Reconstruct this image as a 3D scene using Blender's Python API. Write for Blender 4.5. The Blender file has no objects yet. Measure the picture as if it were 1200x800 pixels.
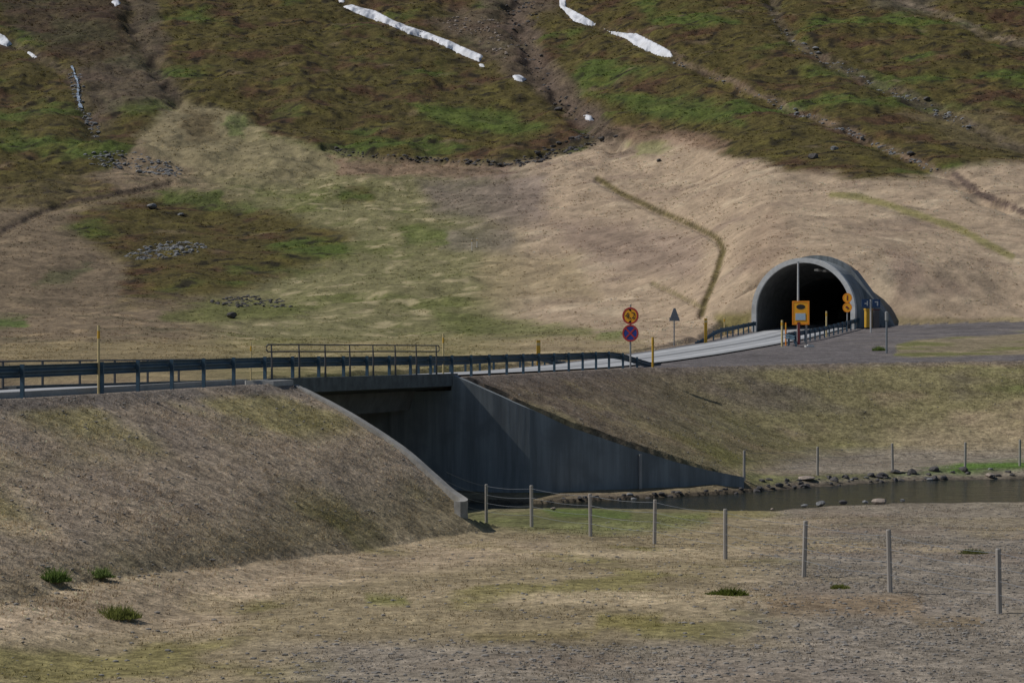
import bpy, math, random
import numpy as np
from mathutils import Vector, Matrix
random.seed(7); rng = np.random.default_rng(7)
scene = bpy.context.scene
COL = scene.collection
F = 2800.0; CX, CY, CZ = 600.0, 400.0, 5.0          # focal length in photo pixels, photo centre, eye height

# ------------------------------------------------------------------ noise
_perm = rng.permutation(4096).astype(np.int64)
_ang = rng.random(4096) * 2 * np.pi
_gx, _gy = np.cos(_ang), np.sin(_ang)
def perlin(x, y, seed=0):
    x = np.asarray(x, float) + seed * 17.31; y = np.asarray(y, float) - seed * 9.73
    xi = np.floor(x).astype(np.int64); yi = np.floor(y).astype(np.int64)
    fx = x - xi; fy = y - yi
    u = fx * fx * fx * (fx * (fx * 6 - 15) + 10); v = fy * fy * fy * (fy * (fy * 6 - 15) + 10)
    def g(ix, iy, dx, dy):
        h = _perm[(ix + _perm[(iy + seed) & 4095]) & 4095]
        return _gx[h] * dx + _gy[h] * dy
    a = g(xi, yi, fx, fy); b = g(xi + 1, yi, fx - 1, fy)
    c = g(xi, yi + 1, fx, fy - 1); d = g(xi + 1, yi + 1, fx - 1, fy - 1)
    return ((a * (1 - u) + b * u) * (1 - v) + (c * (1 - u) + d * u) * v) * 1.5
def fbm(x, y, octv=4, seed=0, gain=0.5):
    s = 0; a = 1; f = 1; n = 0
    for i in range(octv):
        s = s + a * perlin(x * f, y * f, seed + i * 3); n += a; a *= gain; f *= 2.03
    return s / n * 1.3
def sstep(a, b, x):
    t = np.clip((x - a) / (b - a), 0, 1); return t * t * (3 - 2 * t)
def poly_sd(x, y, poly):
    """signed distance, positive inside"""
    x = np.asarray(x, float); y = np.asarray(y, float)
    d2 = np.full(x.shape, 1e18); ins = np.zeros(x.shape, bool)
    n = len(poly)
    for i in range(n):
        ax, ay = poly[i]; bx, by = poly[(i + 1) % n]
        ex, ey = bx - ax, by - ay
        t = np.clip(((x - ax) * ex + (y - ay) * ey) / (ex * ex + ey * ey + 1e-12), 0, 1)
        d2 = np.minimum(d2, (x - ax - t * ex) ** 2 + (y - ay - t * ey) ** 2)
        if ay != by:
            c = ((ay > y) != (by > y)) & (x < (bx - ax) * (y - ay) / (by - ay) + ax)
            ins ^= c
    d = np.sqrt(d2)
    return np.where(ins, d, -d)
def line_d(x, y, pts):
    d2 = np.full(np.shape(x), 1e18)
    for (ax, ay), (bx, by) in zip(pts[:-1], pts[1:]):
        ex, ey = bx - ax, by - ay
        t = np.clip(((x - ax) * ex + (y - ay) * ey) / (ex * ex + ey * ey + 1e-12), 0, 1)
        d2 = np.minimum(d2, (x - ax - t * ex) ** 2 + (y - ay - t * ey) ** 2)
    return np.sqrt(d2)

# ------------------------------------------------------------------ road frame
E0 = np.array([-12.4, 58.0]); HD = math.radians(17.0)
U = np.array([math.sin(HD), math.cos(HD)]); N = np.array([math.cos(HD), -math.sin(HD)])
def RXY(t, s): return E0 + t * U + s * N
def TS(x, y):
    dx = x - E0[0]; dy = y - E0[1]
    return dx * U[0] + dy * U[1], dx * N[0] + dy * N[1]
_zt = [-60, 0, 16, 34, 49, 62, 74, 87, 100, 117, 134, 200, 260]
_zz = [3.65, 3.65, 3.76, 3.69, 3.72, 3.76, 3.95, 4.28, 4.68, 5.25, 6.05, 8.9, 10]
_tg = np.linspace(-60, 260, 1281)
_zg = np.interp(_tg, _zt, _zz); _k = np.hanning(33); _k /= _k.sum()
_zg = np.convolve(np.pad(_zg, 16, mode='edge'), _k, 'valid')
def zr(t): return np.interp(t, _tg, _zg)
def zplat(t, s):
    return zr(t) + np.where(s < 0, np.maximum(s, -8.6) * 0.031, 0) + 0.03 * np.clip(s, 0, 10) * sstep(70, 120, t)
def RW(t, s, dz=0.0):
    p = RXY(t, s); return Vector((p[0], p[1], float(zplat(np.float64(t), np.float64(s))) + dz))

TB1, TB2 = 16.3, 33.6                               # bridge abutments along the road
TP, SP = 134.0, -4.15
HP = math.radians(22.0); UP = np.array([math.sin(HP), math.cos(HP)]); NP_ = np.array([math.cos(HP), -math.sin(HP)])   # tunnel axis                                # tunnel portal
ZP = float(zr(TP)) - 0.12

PORT0 = RXY(TP, SP)
PLAT = [tuple(RXY(-60, .7)), tuple(RXY(60, .9)), (11.8, 120), (18, 124), (27, 125.5), (45, 127), (70, 128), (400, 150),
        (400, 187), (60, 187), (40, 186.5), (33, 188), tuple(PORT0 + 4.5 * UP + 7.2 * NP_), tuple(PORT0 + 4.5 * UP - 3.9 * NP_), tuple(PORT0 + .2 * UP - 4.1 * NP_), tuple(RXY(131.5, -8.5)), tuple(RXY(-60, -8.8))]
NW = [(-6.96, 73.4), (-5.1, 71.85), (-3.78, 70.65), (-2.45, 69.5), (-1.72, 68.85), (-1.38, 68.35), (-1.36, 67.85), (-1.60, 67.45)]
NWZ = [3.74, 2.84, 2.12, 1.28, .80, .46, .30, .22]
FW = [tuple(RXY(TB2 + .28, 3.3)), (2.1, 89.7), (4.7, 90.55), (6.0, 91.1), (7.25, 91.6), (8.8, 92.15)]
FWZ = [2.44, 1.74, .82, .40, .06, -.26]
CORR = [tuple(p) for p in NW[:7]][::-1] + [tuple(RXY(TB1, -9.2)), tuple(RXY(12, -26)), tuple(RXY(40, -26)), tuple(RXY(TB2, -9.2)), tuple(RXY(TB2, .45))] + FW + [(11.3, 92.0), (9.5, 84), (2.5, 73)]
WZ = -0.75
def ray(px, d): return ((px - CX) / F * d, d)
def pw(px, py, z):
    d = (CZ - z) * F / (py - CY); return ray(px, d)
CH_NEAR = [pw(640, 598, WZ), pw(760, 599, WZ), pw(900, 601, WZ), pw(960, 594, WZ), pw(1060, 590, WZ), pw(1200, 589, WZ), (60, 92), (160, 100)]
CH_FAR = [(160, 125), (60, 112), pw(1200, 561, WZ), pw(1060, 563, WZ), pw(960, 570, WZ), pw(860, 578, WZ), pw(740, 584, WZ), pw(640, 590, WZ)]
CHAN = [tuple(RXY(19.5, -26)), tuple(RXY(19.5, -2)), (-3.6, 79.0), (-1.0, 80.6)] + CH_NEAR + CH_FAR + [(-1.5, 85.6), tuple(RXY(31, -2)), tuple(RXY(31, -26))]

# ------------------------------------------------------------------ hillside table: photo column -> (distance, height in photo px)
HT = {
 -900: [(60,560),(90,458),(120,435),(160,415),(220,385),(280,330),(350,255),(430,160),(520,60),(620,-60),(800,-230),(1100,-380),(1600,-400)],
 0:   [(60,560),(90,452),(110,436),(150,417),(200,392),(250,350),(310,285),(380,215),(450,140),(530,55),(600,-5),(780,-160),(1050,-300),(1600,-330)],
 300: [(60,560),(90,450),(110,434),(150,417),(200,396),(260,348),(320,288),(390,212),(460,135),(540,50),(600,0),(780,-150),(1050,-290),(1600,-320)],
 600: [(60,560),(100,446),(125,429),(155,416),(190,402),(220,380),(260,340),(300,290),(350,235),(400,195),(450,150),(510,90),(600,0),(780,-150),(1050,-290),(1600,-320)],
 800: [(60,560),(120,440),(150,418),(180,393),(200,374),(230,335),(270,285),(310,240),(355,203),(420,125),(500,50),(560,0),(760,-150),(1050,-290),(1600,-320)],
 880: [(60,560),(150,428),(172,398),(184,382),(190,371),(202,314),(215,288),(240,262),(265,240),(310,205),(400,120),(500,45),(560,-5),(760,-160),(1050,-290),(1600,-320)],
 950: [(60,560),(170,425),(186,392),(189,376),(196.5,303),(210,283),(235,260),(265,235),(305,203),(400,118),(500,40),(560,-8),(760,-160),(1050,-290),(1600,-320)],
 1050:[(60,560),(175,420),(186,381),(188.5,375),(198,302),(212,284),(235,260),(265,233),(300,205),(400,115),(500,36),(550,-5),(750,-160),(1050,-290),(1600,-320)],
 1200:[(60,560),(172,420),(183,382),(190,370),(203,312),(216,288),(240,260),(268,230),(300,203),(400,112),(500,34),(550,-5),(750,-160),(1050,-290),(1600,-320)],
 2200:[(60,560),(172,420),(183,382),(190,370),(203,312),(216,288),(240,260),(268,230),(300,203),(400,112),(500,34),(550,-5),(750,-160),(1050,-290),(1600,-320)]}
_pg = np.arange(-900, 2201, 20.0); _dg = np.concatenate([np.arange(10, 700, 2.0), np.arange(700, 1700, 10.0)])
_keys = sorted(HT)
_cols = np.array([CZ + (CY - np.interp(_dg, [a for a, b in HT[k]], [b for a, b in HT[k]])) * _dg / F for k in _keys])
_tab = np.array([[np.interp(p, _keys, _cols[:, j]) for p in _pg] for j in range(len(_dg))]).T     # (px, d)
_kk = np.hanning(5); _kk /= _kk.sum()
_tab = np.array([np.convolve(np.pad(r, 2, mode='edge'), _kk, 'valid') for r in _tab])
_kk = np.hanning(7); _kk /= _kk.sum()
_tab = np.array([np.convolve(np.pad(r, 3, mode='edge'), _kk, 'valid') for r in _tab.T]).T
def hill(x, y):
    px = np.clip(x / np.maximum(y, 1) * F + CX, _pg[0], _pg[-1] - 1e-6)
    i = np.floor((px - _pg[0]) / 20).astype(int); fi = (px - _pg[0]) / 20 - i
    dj = np.interp(y, _dg, np.arange(len(_dg))); j = np.minimum(np.floor(dj).astype(int), len(_dg) - 2); fj = dj - j
    return (_tab[i, j] * (1 - fi) + _tab[i + 1, j] * fi) * (1 - fj) + (_tab[i, j + 1] * (1 - fi) + _tab[i + 1, j + 1] * fi) * fj

# gullies and ditches traced on the hillside: photo polyline, half width px, depth m
GUL = [([(895,-30),(905,10),(930,50),(1000,85),(1080,122),(1140,150),(1210,175)], 9, 1.6),
       ([(740,40),(790,68),(850,95),(920,125),(990,150),(1060,182),(1110,205),(1150,228),(1210,252)], 8, 1.7),
       ([(598,-30),(605,20),(625,70),(640,100),(665,120),(700,150),(722,165)], 15, 3.0),
       ([(145,-30),(152,20),(160,50),(185,80),(207,120)], 9, 1.7),
       ([(0,45),(40,65),(80,85),(95,120),(110,150)], 8, 1.5),
       ([(390,-5),(430,18),(500,45),(566,72)], 6, 1.2),
       ([(650,-10),(665,14),(720,40),(790,68)], 6, 1.2),
       ([(0,272),(40,252),(75,238),(130,228),(200,214)], 4, .6),
       ([(700,210),(735,230),(770,247),(815,265),(842,280),(848,293),(838,325),(826,352),(822,368)], 4, .5),
       ([(765,332),(795,346),(822,360)], 2.5, .25),
       ([(1030,-10),(1100,15),(1150,40),(1210,55)], 7, 1.2),
       ([(590,195),(620,188),(650,178),(690,165),(722,158)], 5, 1.2),
       ([(380,172),(410,178),(450,184),(520,190),(590,192)], 3.5, .8)]
PORT0 = RXY(TP, SP)
def height(x, y, detail=True):
    x = np.asarray(x, float); y = np.asarray(y, float)
    t, s = TS(x, y)
    px = x / np.maximum(y, 1) * F + CX
    # low ground
    far_side = sstep(84, 96, y)
    z = -0.68 * sstep(44, 82, y) * (1 - far_side) - 0.42 * far_side + sstep(8, 40, -x) * 0.5 * (1 - far_side)
    z = z + 0.10 * fbm(x / 9, y / 9, 3, 11) + 0.05 * fbm(x / 2.2, y / 2.2, 3, 12)
    cs = np.full(x.shape, -50.0); m = (y > 60) & (y < 135) & (x > -60)
    cs[m] = poly_sd(x[m], y[m], CHAN)
    cs = cs + 0.30 * fbm(x / 1.1, y / 1.1, 3, 13)
    z = np.where(cs > 0, WZ - 0.25 * np.minimum(cs, 2.5), np.minimum(z, WZ + 0.27 * np.maximum(-cs, 0)))
    # road embankment
    ps = poly_sd(x, y, PLAT); zp = zplat(t, s)
    D = np.maximum(-ps, 0)
    k = np.where(t < 26, 0.52, 0.43 - 0.20 * sstep(9, 27, x))
    lw = sstep(-4, -9, x)
    e = np.where(t < 26, (0.36 + .08 * lw) * D + (0.02 - .012 * lw) * np.minimum(D, 9) ** 2, D * k)
    e = e + np.where(t < 26, .115 * np.maximum(D - 3.8, 0) * sstep(-8, -2.5, x), 0)
    n_e = 0.06 * fbm(x / 1.3, y / 1.3, 3, 21) + 0.10 * fbm(x / 5, y / 5, 2, 22)
    emb = zp - e + np.where(ps < 0, n_e * sstep(0, 2, D), 0)
    # mound of grass between lot and embankment crest on the right
    md = poly_sd(px, CY - (0 - 0) + (CZ - zp) * F / np.maximum(y, 1) - CY, [(1045, 12), (1210, -8), (1900, -8), (1900, 18), (1210, 19), (1060, 18)])
    hillm = (y > 60)
    h = hill(x, y)
    front = ps > 0
    z0 = np.where(front, zp - 0.06, np.maximum(np.maximum(z, emb), -9))
    # smooth foot
    dd = np.abs(z - emb); z0 = np.where(front, z0, z0 + (0.09 + .42 * lw) * np.exp(-(dd / (0.5 + 1.2 * lw)) ** 2) * sstep(-1.2, -2.6, cs))
    # hillside
    hn = 0
    if detail:
        amp = sstep(120, 260, y)
        upper = sstep(300, 420, y)
        hn = amp * (1.1 * fbm(x / 26, y / 26, 3, 31) + 0.45 * fbm(x / 6, y / 6, 3, 32)) + (0.12 + .14 * upper) * fbm(x / 1.9, y / 1.9, 3, 33)
        upper = sstep(300, 420, y)
        hn = hn + upper * (1.6 * fbm(x / 14, y / 22, 4, 34))
    hz = h + hn
    hz = np.where(~((s < -8.7) | (y > 180)) | (y < 40), -99, hz)
    hz = np.minimum(hz, zp - np.where(s < -8.7, .02 + .3 * sstep(0, 1.5, D) - .8 * np.maximum(D - 1.5, 0), .05 - .8 * D))
    z0 = np.where(front, z0, np.maximum(z0, hz))
    # bridge opening
    cc = np.full(x.shape, -50.0); m = (y > 55) & (y < 125) & (x > -50) & (x < 20)
    cc[m] = poly_sd(x[m], y[m], CORR)
    w = sstep(0.0, 0.08 + 4.5 * sstep(-9.3, -12.0, s), cc)
    low = np.where(cs > 0, z, np.maximum(z, WZ + .1))
    z0 = np.where(cc > 0, z0 * (1 - w) + low * w, z0)
    # tunnel mound
    a = (x - PORT0[0]) * UP[0] + (y - PORT0[1]) * UP[1]; l = (x - PORT0[0]) * NP_[0] + (y - PORT0[1]) * NP_[1]
    mm = (a > -2) & (a < 9.6) & (np.abs(l) < 30)
    arc = 1.50 + np.sqrt(np.maximum(4.36 ** 2 - np.minimum(np.abs(l), 3.0) ** 2, 0))
    q = np.where(l > 0, np.maximum(l - 3.0, 0) * 1.35, np.maximum(-l - 3.0, 0) * 0.62)
    mound = ZP + arc - q - .5 * np.maximum(a - 6, 0)
    z0 = np.where(mm & (a > 4.25) & (l > -4.14), np.maximum(z0, np.where(q < 4.9, mound, -99)), z0)
    ramp = np.minimum(mound, ZP + np.maximum(a - .2, 0) * .85 - np.maximum(-l - 7, 0) * .3)
    z0 = np.where(mm & (a > .3) & (l <= -4.14), np.maximum(z0, ramp), z0)
    if detail:
        py = CY - (z0 - CZ) * F / np.maximum(y, 1)
        mh = (y > 150) & ~front
        if mh.any():
            X, Y = px[mh], py[mh]; wv = 9 * fbm(x[mh] / 16, y[mh] / 16, 4, 41)
            c = np.zeros(X.shape)
            for pts, hw, dep in GUL:
                bb = (X > min(p[0] for p in pts) - 40) & (X < max(p[0] for p in pts) + 40) & (Y > min(p[1] for p in pts) - 40) & (Y < max(p[1] for p in pts) + 40)
                if bb.any():
                    dl = line_d(X[bb] + wv[bb] * (hw > 4), Y[bb] + .5 * wv[bb] * (hw > 4), pts)
                    c[bb] = np.maximum(c[bb], dep * np.exp(-(dl / hw) ** 2) * (np.clip(.62 + .9 * fbm(x[mh][bb] / 9, y[mh][bb] / 9, 3, 43), .15, 1.3) if hw > 4.5 else 1))
            z0[mh] -= c
    return z0
def hz(x, y):
    return float(height(np.array([x]), np.array([y]))[0])
_dm = np.concatenate([np.arange(30, 200, .25), np.arange(200, 760, .5)])
def cast(px, py, dmin=30):
    """first point of the terrain met by the sight line through a photo pixel"""
    d = _dm[_dm >= dmin]; x = (px - CX) / F * d
    zt = height(x, d); zr_ = CZ - (py - CY) / F * d
    i = int(np.argmax(zt >= zr_)); d0 = d[i]
    return Vector((float((px - CX) / F * d0), float(d0), float(zt[i])))

# ------------------------------------------------------------------ colour helpers
def s2l(c):
    c = np.asarray(c, float) / 255.0
    return np.where(c <= 0.04045, c / 12.92, ((c + 0.055) / 1.055) ** 2.4)
def lin(*c): return tuple(float(v) for v in s2l(c)) + (1.0,)

# ------------------------------------------------------------------ materials
def mat(name, color=(.5, .5, .5, 1), rough=0.8, metal=0.0, noise=0.0, nscale=5.0, bump=0.0, streak=False, dirt=None):
    m = bpy.data.materials.new(name); m.use_nodes = True
    nt = m.node_tree; b = nt.nodes['Principled BSDF']
    b.inputs['Base Color'].default_value = color; b.inputs['Roughness'].default_value = rough; b.inputs['Metallic'].default_value = metal
    tc = nt.nodes.new('ShaderNodeTexCoord')
    src = tc.outputs['Object']
    if streak:
        mp = nt.nodes.new('ShaderNodeMapping'); mp.inputs['Scale'].default_value = (1, 1, 0.06)
        nt.links.new(src, mp.inputs[0]); src = mp.outputs[0]
    if noise > 0:
        n = nt.nodes.new('ShaderNodeTexNoise'); n.inputs['Scale'].default_value = nscale; n.inputs['Detail'].default_value = 6; n.inputs['Roughness'].default_value = .65
        nt.links.new(src, n.inputs['Vector'])
        mr = nt.nodes.new('ShaderNodeMapRange'); mr.inputs[1].default_value = .3; mr.inputs[2].default_value = .7
        mr.inputs[3].default_value = 1 - noise; mr.inputs[4].default_value = 1 + noise
        nt.links.new(n.outputs['Fac'], mr.inputs[0])
        mx = nt.nodes.new('ShaderNodeMix'); mx.data_type = 'RGBA'; mx.blend_type = 'MULTIPLY'; mx.inputs[0].default_value = 1
        mx.inputs[6].default_value = color
        nt.links.new(mr.outputs[0], mx.inputs[7]); out = mx.outputs[2]
        if dirt:
            n2 = nt.nodes.new('ShaderNodeTexNoise'); n2.inputs['Scale'].default_value = nscale * .35; n2.inputs['Detail'].default_value = 5
            nt.links.new(tc.outputs['Object'], n2.inputs['Vector'])
            r2 = nt.nodes.new('ShaderNodeMapRange'); r2.inputs[1].default_value = .5; r2.inputs[2].default_value = .7
            nt.links.new(n2.outputs['Fac'], r2.inputs[0])
            m2 = nt.nodes.new('ShaderNodeMix'); m2.data_type = 'RGBA'; m2.inputs[7].default_value = dirt
            nt.links.new(r2.outputs[0], m2.inputs[0]); nt.links.new(out, m2.inputs[6]); out = m2.outputs[2]
        nt.links.new(out, b.inputs['Base Color'])
        if bump:
            bp = nt.nodes.new('ShaderNodeBump'); bp.inputs['Strength'].default_value = bump; bp.inputs['Distance'].default_value = .05
            nt.links.new(n.outputs['Fac'], bp.inputs['Height']); nt.links.new(bp.outputs[0], b.inputs['Normal'])
    return m
M = {}
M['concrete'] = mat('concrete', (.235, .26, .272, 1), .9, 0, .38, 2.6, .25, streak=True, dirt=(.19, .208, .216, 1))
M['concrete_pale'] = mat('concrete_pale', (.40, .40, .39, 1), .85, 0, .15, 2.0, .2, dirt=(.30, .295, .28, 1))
M['rim'] = mat('pale_rim_concrete', (.66, .67, .67, 1), .85, 0, .16, 2.0, .2, dirt=(.42, .42, .41, 1))
M['gravel'] = mat('warm_grey_gravel', (.23, .215, .195, 1), .9, 0, .4, 2.0, .4)
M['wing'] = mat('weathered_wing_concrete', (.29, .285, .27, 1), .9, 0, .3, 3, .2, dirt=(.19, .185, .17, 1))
M['fascia'] = mat('dark_deck_concrete', (.12, .135, .14, 1), .9, 0, .35, 2.6, .2)  # darker than the wall concrete, with uneven tone
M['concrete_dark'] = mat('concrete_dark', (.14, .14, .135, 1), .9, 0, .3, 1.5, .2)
M['steel'] = mat('galvanised_steel', (.06, .115, .165, 1), .5, .3, .2, 3)
M['steel_dull'] = mat('dull_steel', (.26, .27, .28, 1), .55, .4, .2, 4)
M['rail'] = mat('weathered_rail_paint', (.10, .10, .105, 1), .6, .2, .2, 3)
M['yellow'] = mat('yellow_plastic', (.62, .36, .03, 1), .55, 0, .12, 6)
M['yellow_pale'] = mat('weathered_yellow_paint', (.62, .49, .24, 1), .7, 0, .15, 6)
M['orange'] = mat('orange_sheeting', (.85, .27, .008, 1), .45, 0, .06, 8)
M['amber'] = mat('amber_sheeting', (.85, .38, .01, 1), .45, 0, .06, 8)
M['red'] = mat('red_sheeting', (.42, .03, .03, 1), .45, 0, .08, 8)
M['dark_red'] = mat('dark_red_paint', (.16, .02, .025, 1), .6, 0, .1, 8)
M['blue'] = mat('blue_sheeting', (.012, .04, .26, 1), .45, 0, .08, 8)
M['dull_blue'] = mat('shaded_blue_sheeting', (.035, .085, .20, 1), .6, 0, .15, 8)  # duller copy of the blue, with the tunnel shade put into its colour
M['black'] = mat('black_marking', (.012, .012, .012, 1), .6, 0, .1, 8)
M['white'] = mat('white_paint', (.72, .72, .70, 1), .5, 0, .06, 8)
M['skyblue'] = mat('pale_blue_sheeting', (.38, .50, .62, 1), .5, 0, .06, 8)
M['grey_metal'] = mat('grey_metal', (.22, .24, .27, 1), .55, .3, .1, 6)
M['pole'] = mat('galvanised_pole', (.38, .38, .38, 1), .5, .3, .1, 6)
M['pole_pale'] = mat('pale_mast', (.55, .55, .55, 1), .5, .1, .1, 6)
M['cabinet'] = mat('brown_grey_cabinet', (.13, .12, .12, 1), .6, .1, .1, 6)
M['wood'] = mat('weathered_fence_wood', (.37, .345, .315, 1), .9, 0, .25, 6, .2, streak=True)
M['rock'] = mat('dark_basalt', (.085, .08, .08, 1), .9, 0, .45, 3.5, .5)
M['rock_pale'] = mat('pale_rock', (.30, .25, .21, 1), .9, 0, .3, 3.5, .4)
M['rock_grey'] = mat('lichen_grey_rock', (.20, .205, .21, 1), .9, 0, .45, 2.0, .4)
M['snow'] = mat('old_snow', (.70, .72, .77, 1), .7, 0, .08, .9, .3, dirt=(.52, .52, .53, 1))

def terrain_mat():
    m = bpy.data.materials.new('ground_cover'); m.use_nodes = True
    nt = m.node_tree; L = nt.links; b = nt.nodes['Principled BSDF']; b.inputs['Roughness'].default_value = .95
    b.inputs['Specular IOR Level'].default_value = .15
    at = nt.nodes.new('ShaderNodeAttribute'); at.attribute_name = 'Col'
    am = nt.nodes.new('ShaderNodeAttribute'); am.attribute_name = 'Far'
    tc = nt.nodes.new('ShaderNodeTexCoord')
    def noise(sc, det=4, ro=.6):
        n = nt.nodes.new('ShaderNodeTexNoise'); n.inputs['Scale'].default_value = sc; n.inputs['Detail'].default_value = det; n.inputs['Roughness'].default_value = ro
        L.new(tc.outputs['Object'], n.inputs['Vector']); return n.outputs['Fac']
    def mrange(v, a, b_, c, d):
        n = nt.nodes.new('ShaderNodeMapRange'); n.inputs[1].default_value = a; n.inputs[2].default_value = b_; n.inputs[3].default_value = c; n.inputs[4].default_value = d
        L.new(v, n.inputs[0]); return n.outputs[0]
    def mul(a, c):
        n = nt.nodes.new('ShaderNodeMath'); n.operation = 'MULTIPLY'; L.new(a, n.inputs[0]); L.new(c, n.inputs[1]); return n.outputs[0]
    def mixf(f, a, c):
        n = nt.nodes.new('ShaderNodeMix'); n.data_type = 'FLOAT'; L.new(f, n.inputs[0]); L.new(a, n.inputs[2]); L.new(c, n.inputs[3]); return n.outputs[0]
    f1 = noise(3.2, 5, .7); f2 = noise(9.0, 3, .7); g1 = noise(.7, 5, .7); g2 = noise(2.6, 3, .7)
    near = mul(mrange(f1, .3, .7, .48, 1.52), mrange(f2, .3, .7, .70, 1.30))
    far = mul(mrange(g1, .3, .7, .62, 1.38), mrange(g2, .3, .7, .50, 1.50))
    v = mixf(am.outputs['Fac'], near, far)
    ax = nt.nodes.new('ShaderNodeAttribute'); ax.attribute_name = 'Tex'
    one = nt.nodes.new('ShaderNodeValue'); one.outputs[0].default_value = 1.0
    v = mixf(ax.outputs['Fac'], one.outputs[0], v)
    mx = nt.nodes.new('ShaderNodeMix'); mx.data_type = 'RGBA'; mx.blend_type = 'MULTIPLY'; mx.inputs[0].default_value = 1
    L.new(at.outputs['Color'], mx.inputs[6]); L.new(v, mx.inputs[7])
    L.new(mx.outputs[2], b.inputs['Base Color'])
    hgt = mixf(am.outputs['Fac'], f1, g2)
    bp = nt.nodes.new('ShaderNodeBump'); bp.inputs['Strength'].default_value = .7; bp.inputs['Distance'].default_value = .16
    L.new(hgt, bp.inputs['Height']); L.new(bp.outputs[0], b.inputs['Normal'])
    return m
M['terrain'] = terrain_mat()
def vcol_mat(name, nz=.25):
    m = bpy.data.materials.new(name); m.use_nodes = True; nt = m.node_tree
    b = nt.nodes['Principled BSDF']; b.inputs['Roughness'].default_value = .95; b.inputs['Specular IOR Level'].default_value = .1
    at = nt.nodes.new('ShaderNodeAttribute'); at.attribute_name = 'Col'
    nt.links.new(at.outputs['Color'], b.inputs['Base Color'])
    tr = nt.nodes.new('ShaderNodeBsdfTranslucent'); nt.links.new(at.outputs['Color'], tr.inputs['Color'])
    mx = nt.nodes.new('ShaderNodeMixShader'); mx.inputs[0].default_value = .45
    nt.links.new(b.outputs[0], mx.inputs[1]); nt.links.new(tr.outputs[0], mx.inputs[2]); nt.links.new(mx.outputs[0], nt.nodes['Material Output'].inputs['Surface'])
    return m
M['tuft'] = vcol_mat('dry_grass_blades')
def road_mat():
    m = bpy.data.materials.new('worn_glare_asphalt'); m.use_nodes = True; nt = m.node_tree; L = nt.links
    b = nt.nodes['Principled BSDF']; b.inputs['Roughness'].default_value = .62
    at = nt.nodes.new('ShaderNodeAttribute'); at.attribute_name = 'Lane'
    cr = nt.nodes.new('ShaderNodeValToRGB'); e = cr.color_ramp.elements
    base = (.30, .31, .32, 1); worn = (.48, .49, .50, 1); edge = (.20, .20, .20, 1); mid = (.20, .205, .21, 1)  # worn wheel tracks, with sun glare on the asphalt put into the pale tones
    e[0].position = 0; e[0].color = edge; e[1].position = 1; e[1].color = edge
    for p, c in ((.05, base), (.16, worn), (.26, worn), (.33, base), (.40, worn), (.455, base), (.49, mid), (.52, mid), (.56, base), (.62, worn), (.70, base), (.78, worn), (.88, worn), (.96, base)):
        x = e.new(p); x.color = c
    L.new(at.outputs['Fac'], cr.inputs[0])
    tc = nt.nodes.new('ShaderNodeTexCoord'); n = nt.nodes.new('ShaderNodeTexNoise'); n.inputs['Scale'].default_value = 1.4; n.inputs['Detail'].default_value = 6
    L.new(tc.outputs['Object'], n.inputs['Vector'])
    mr = nt.nodes.new('ShaderNodeMapRange'); mr.inputs[1].default_value = .3; mr.inputs[2].default_value = .7; mr.inputs[3].default_value = .82; mr.inputs[4].default_value = 1.18
    L.new(n.outputs['Fac'], mr.inputs[0])
    mx = nt.nodes.new('ShaderNodeMix'); mx.data_type = 'RGBA'; mx.blend_type = 'MULTIPLY'; mx.inputs[0].default_value = 1
    L.new(cr.outputs[0], mx.inputs[6]); L.new(mr.outputs[0], mx.inputs[7]); L.new(mx.outputs[2], b.inputs['Base Color'])
    return m
M['road'] = road_mat()
def water_mat():
    m = bpy.data.materials.new('stream_water'); m.use_nodes = True; nt = m.node_tree; L = nt.links
    b = nt.nodes['Principled BSDF']; b.inputs['Base Color'].default_value = (.018, .02, .013, 1); b.inputs['Roughness'].default_value = .16; b.inputs['Specular IOR Level'].default_value = .28
    b.inputs['IOR'].default_value = 1.33
    tc = nt.nodes.new('ShaderNodeTexCoord'); mp = nt.nodes.new('ShaderNodeMapping'); mp.inputs['Scale'].default_value = (.5, 1.6, 1)
    n = nt.nodes.new('ShaderNodeTexNoise'); n.inputs['Scale'].default_value = 1.7; n.inputs['Detail'].default_value = 4
    L.new(tc.outputs['Object'], mp.inputs[0]); L.new(mp.outputs[0], n.inputs['Vector'])
    bp = nt.nodes.new('ShaderNodeBump'); bp.inputs['Strength'].default_value = .7; bp.inputs['Distance'].default_value = .10
    L.new(n.outputs['Fac'], bp.inputs['Height']); L.new(bp.outputs[0], b.inputs['Normal'])
    return m
M['water'] = water_mat()

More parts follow.
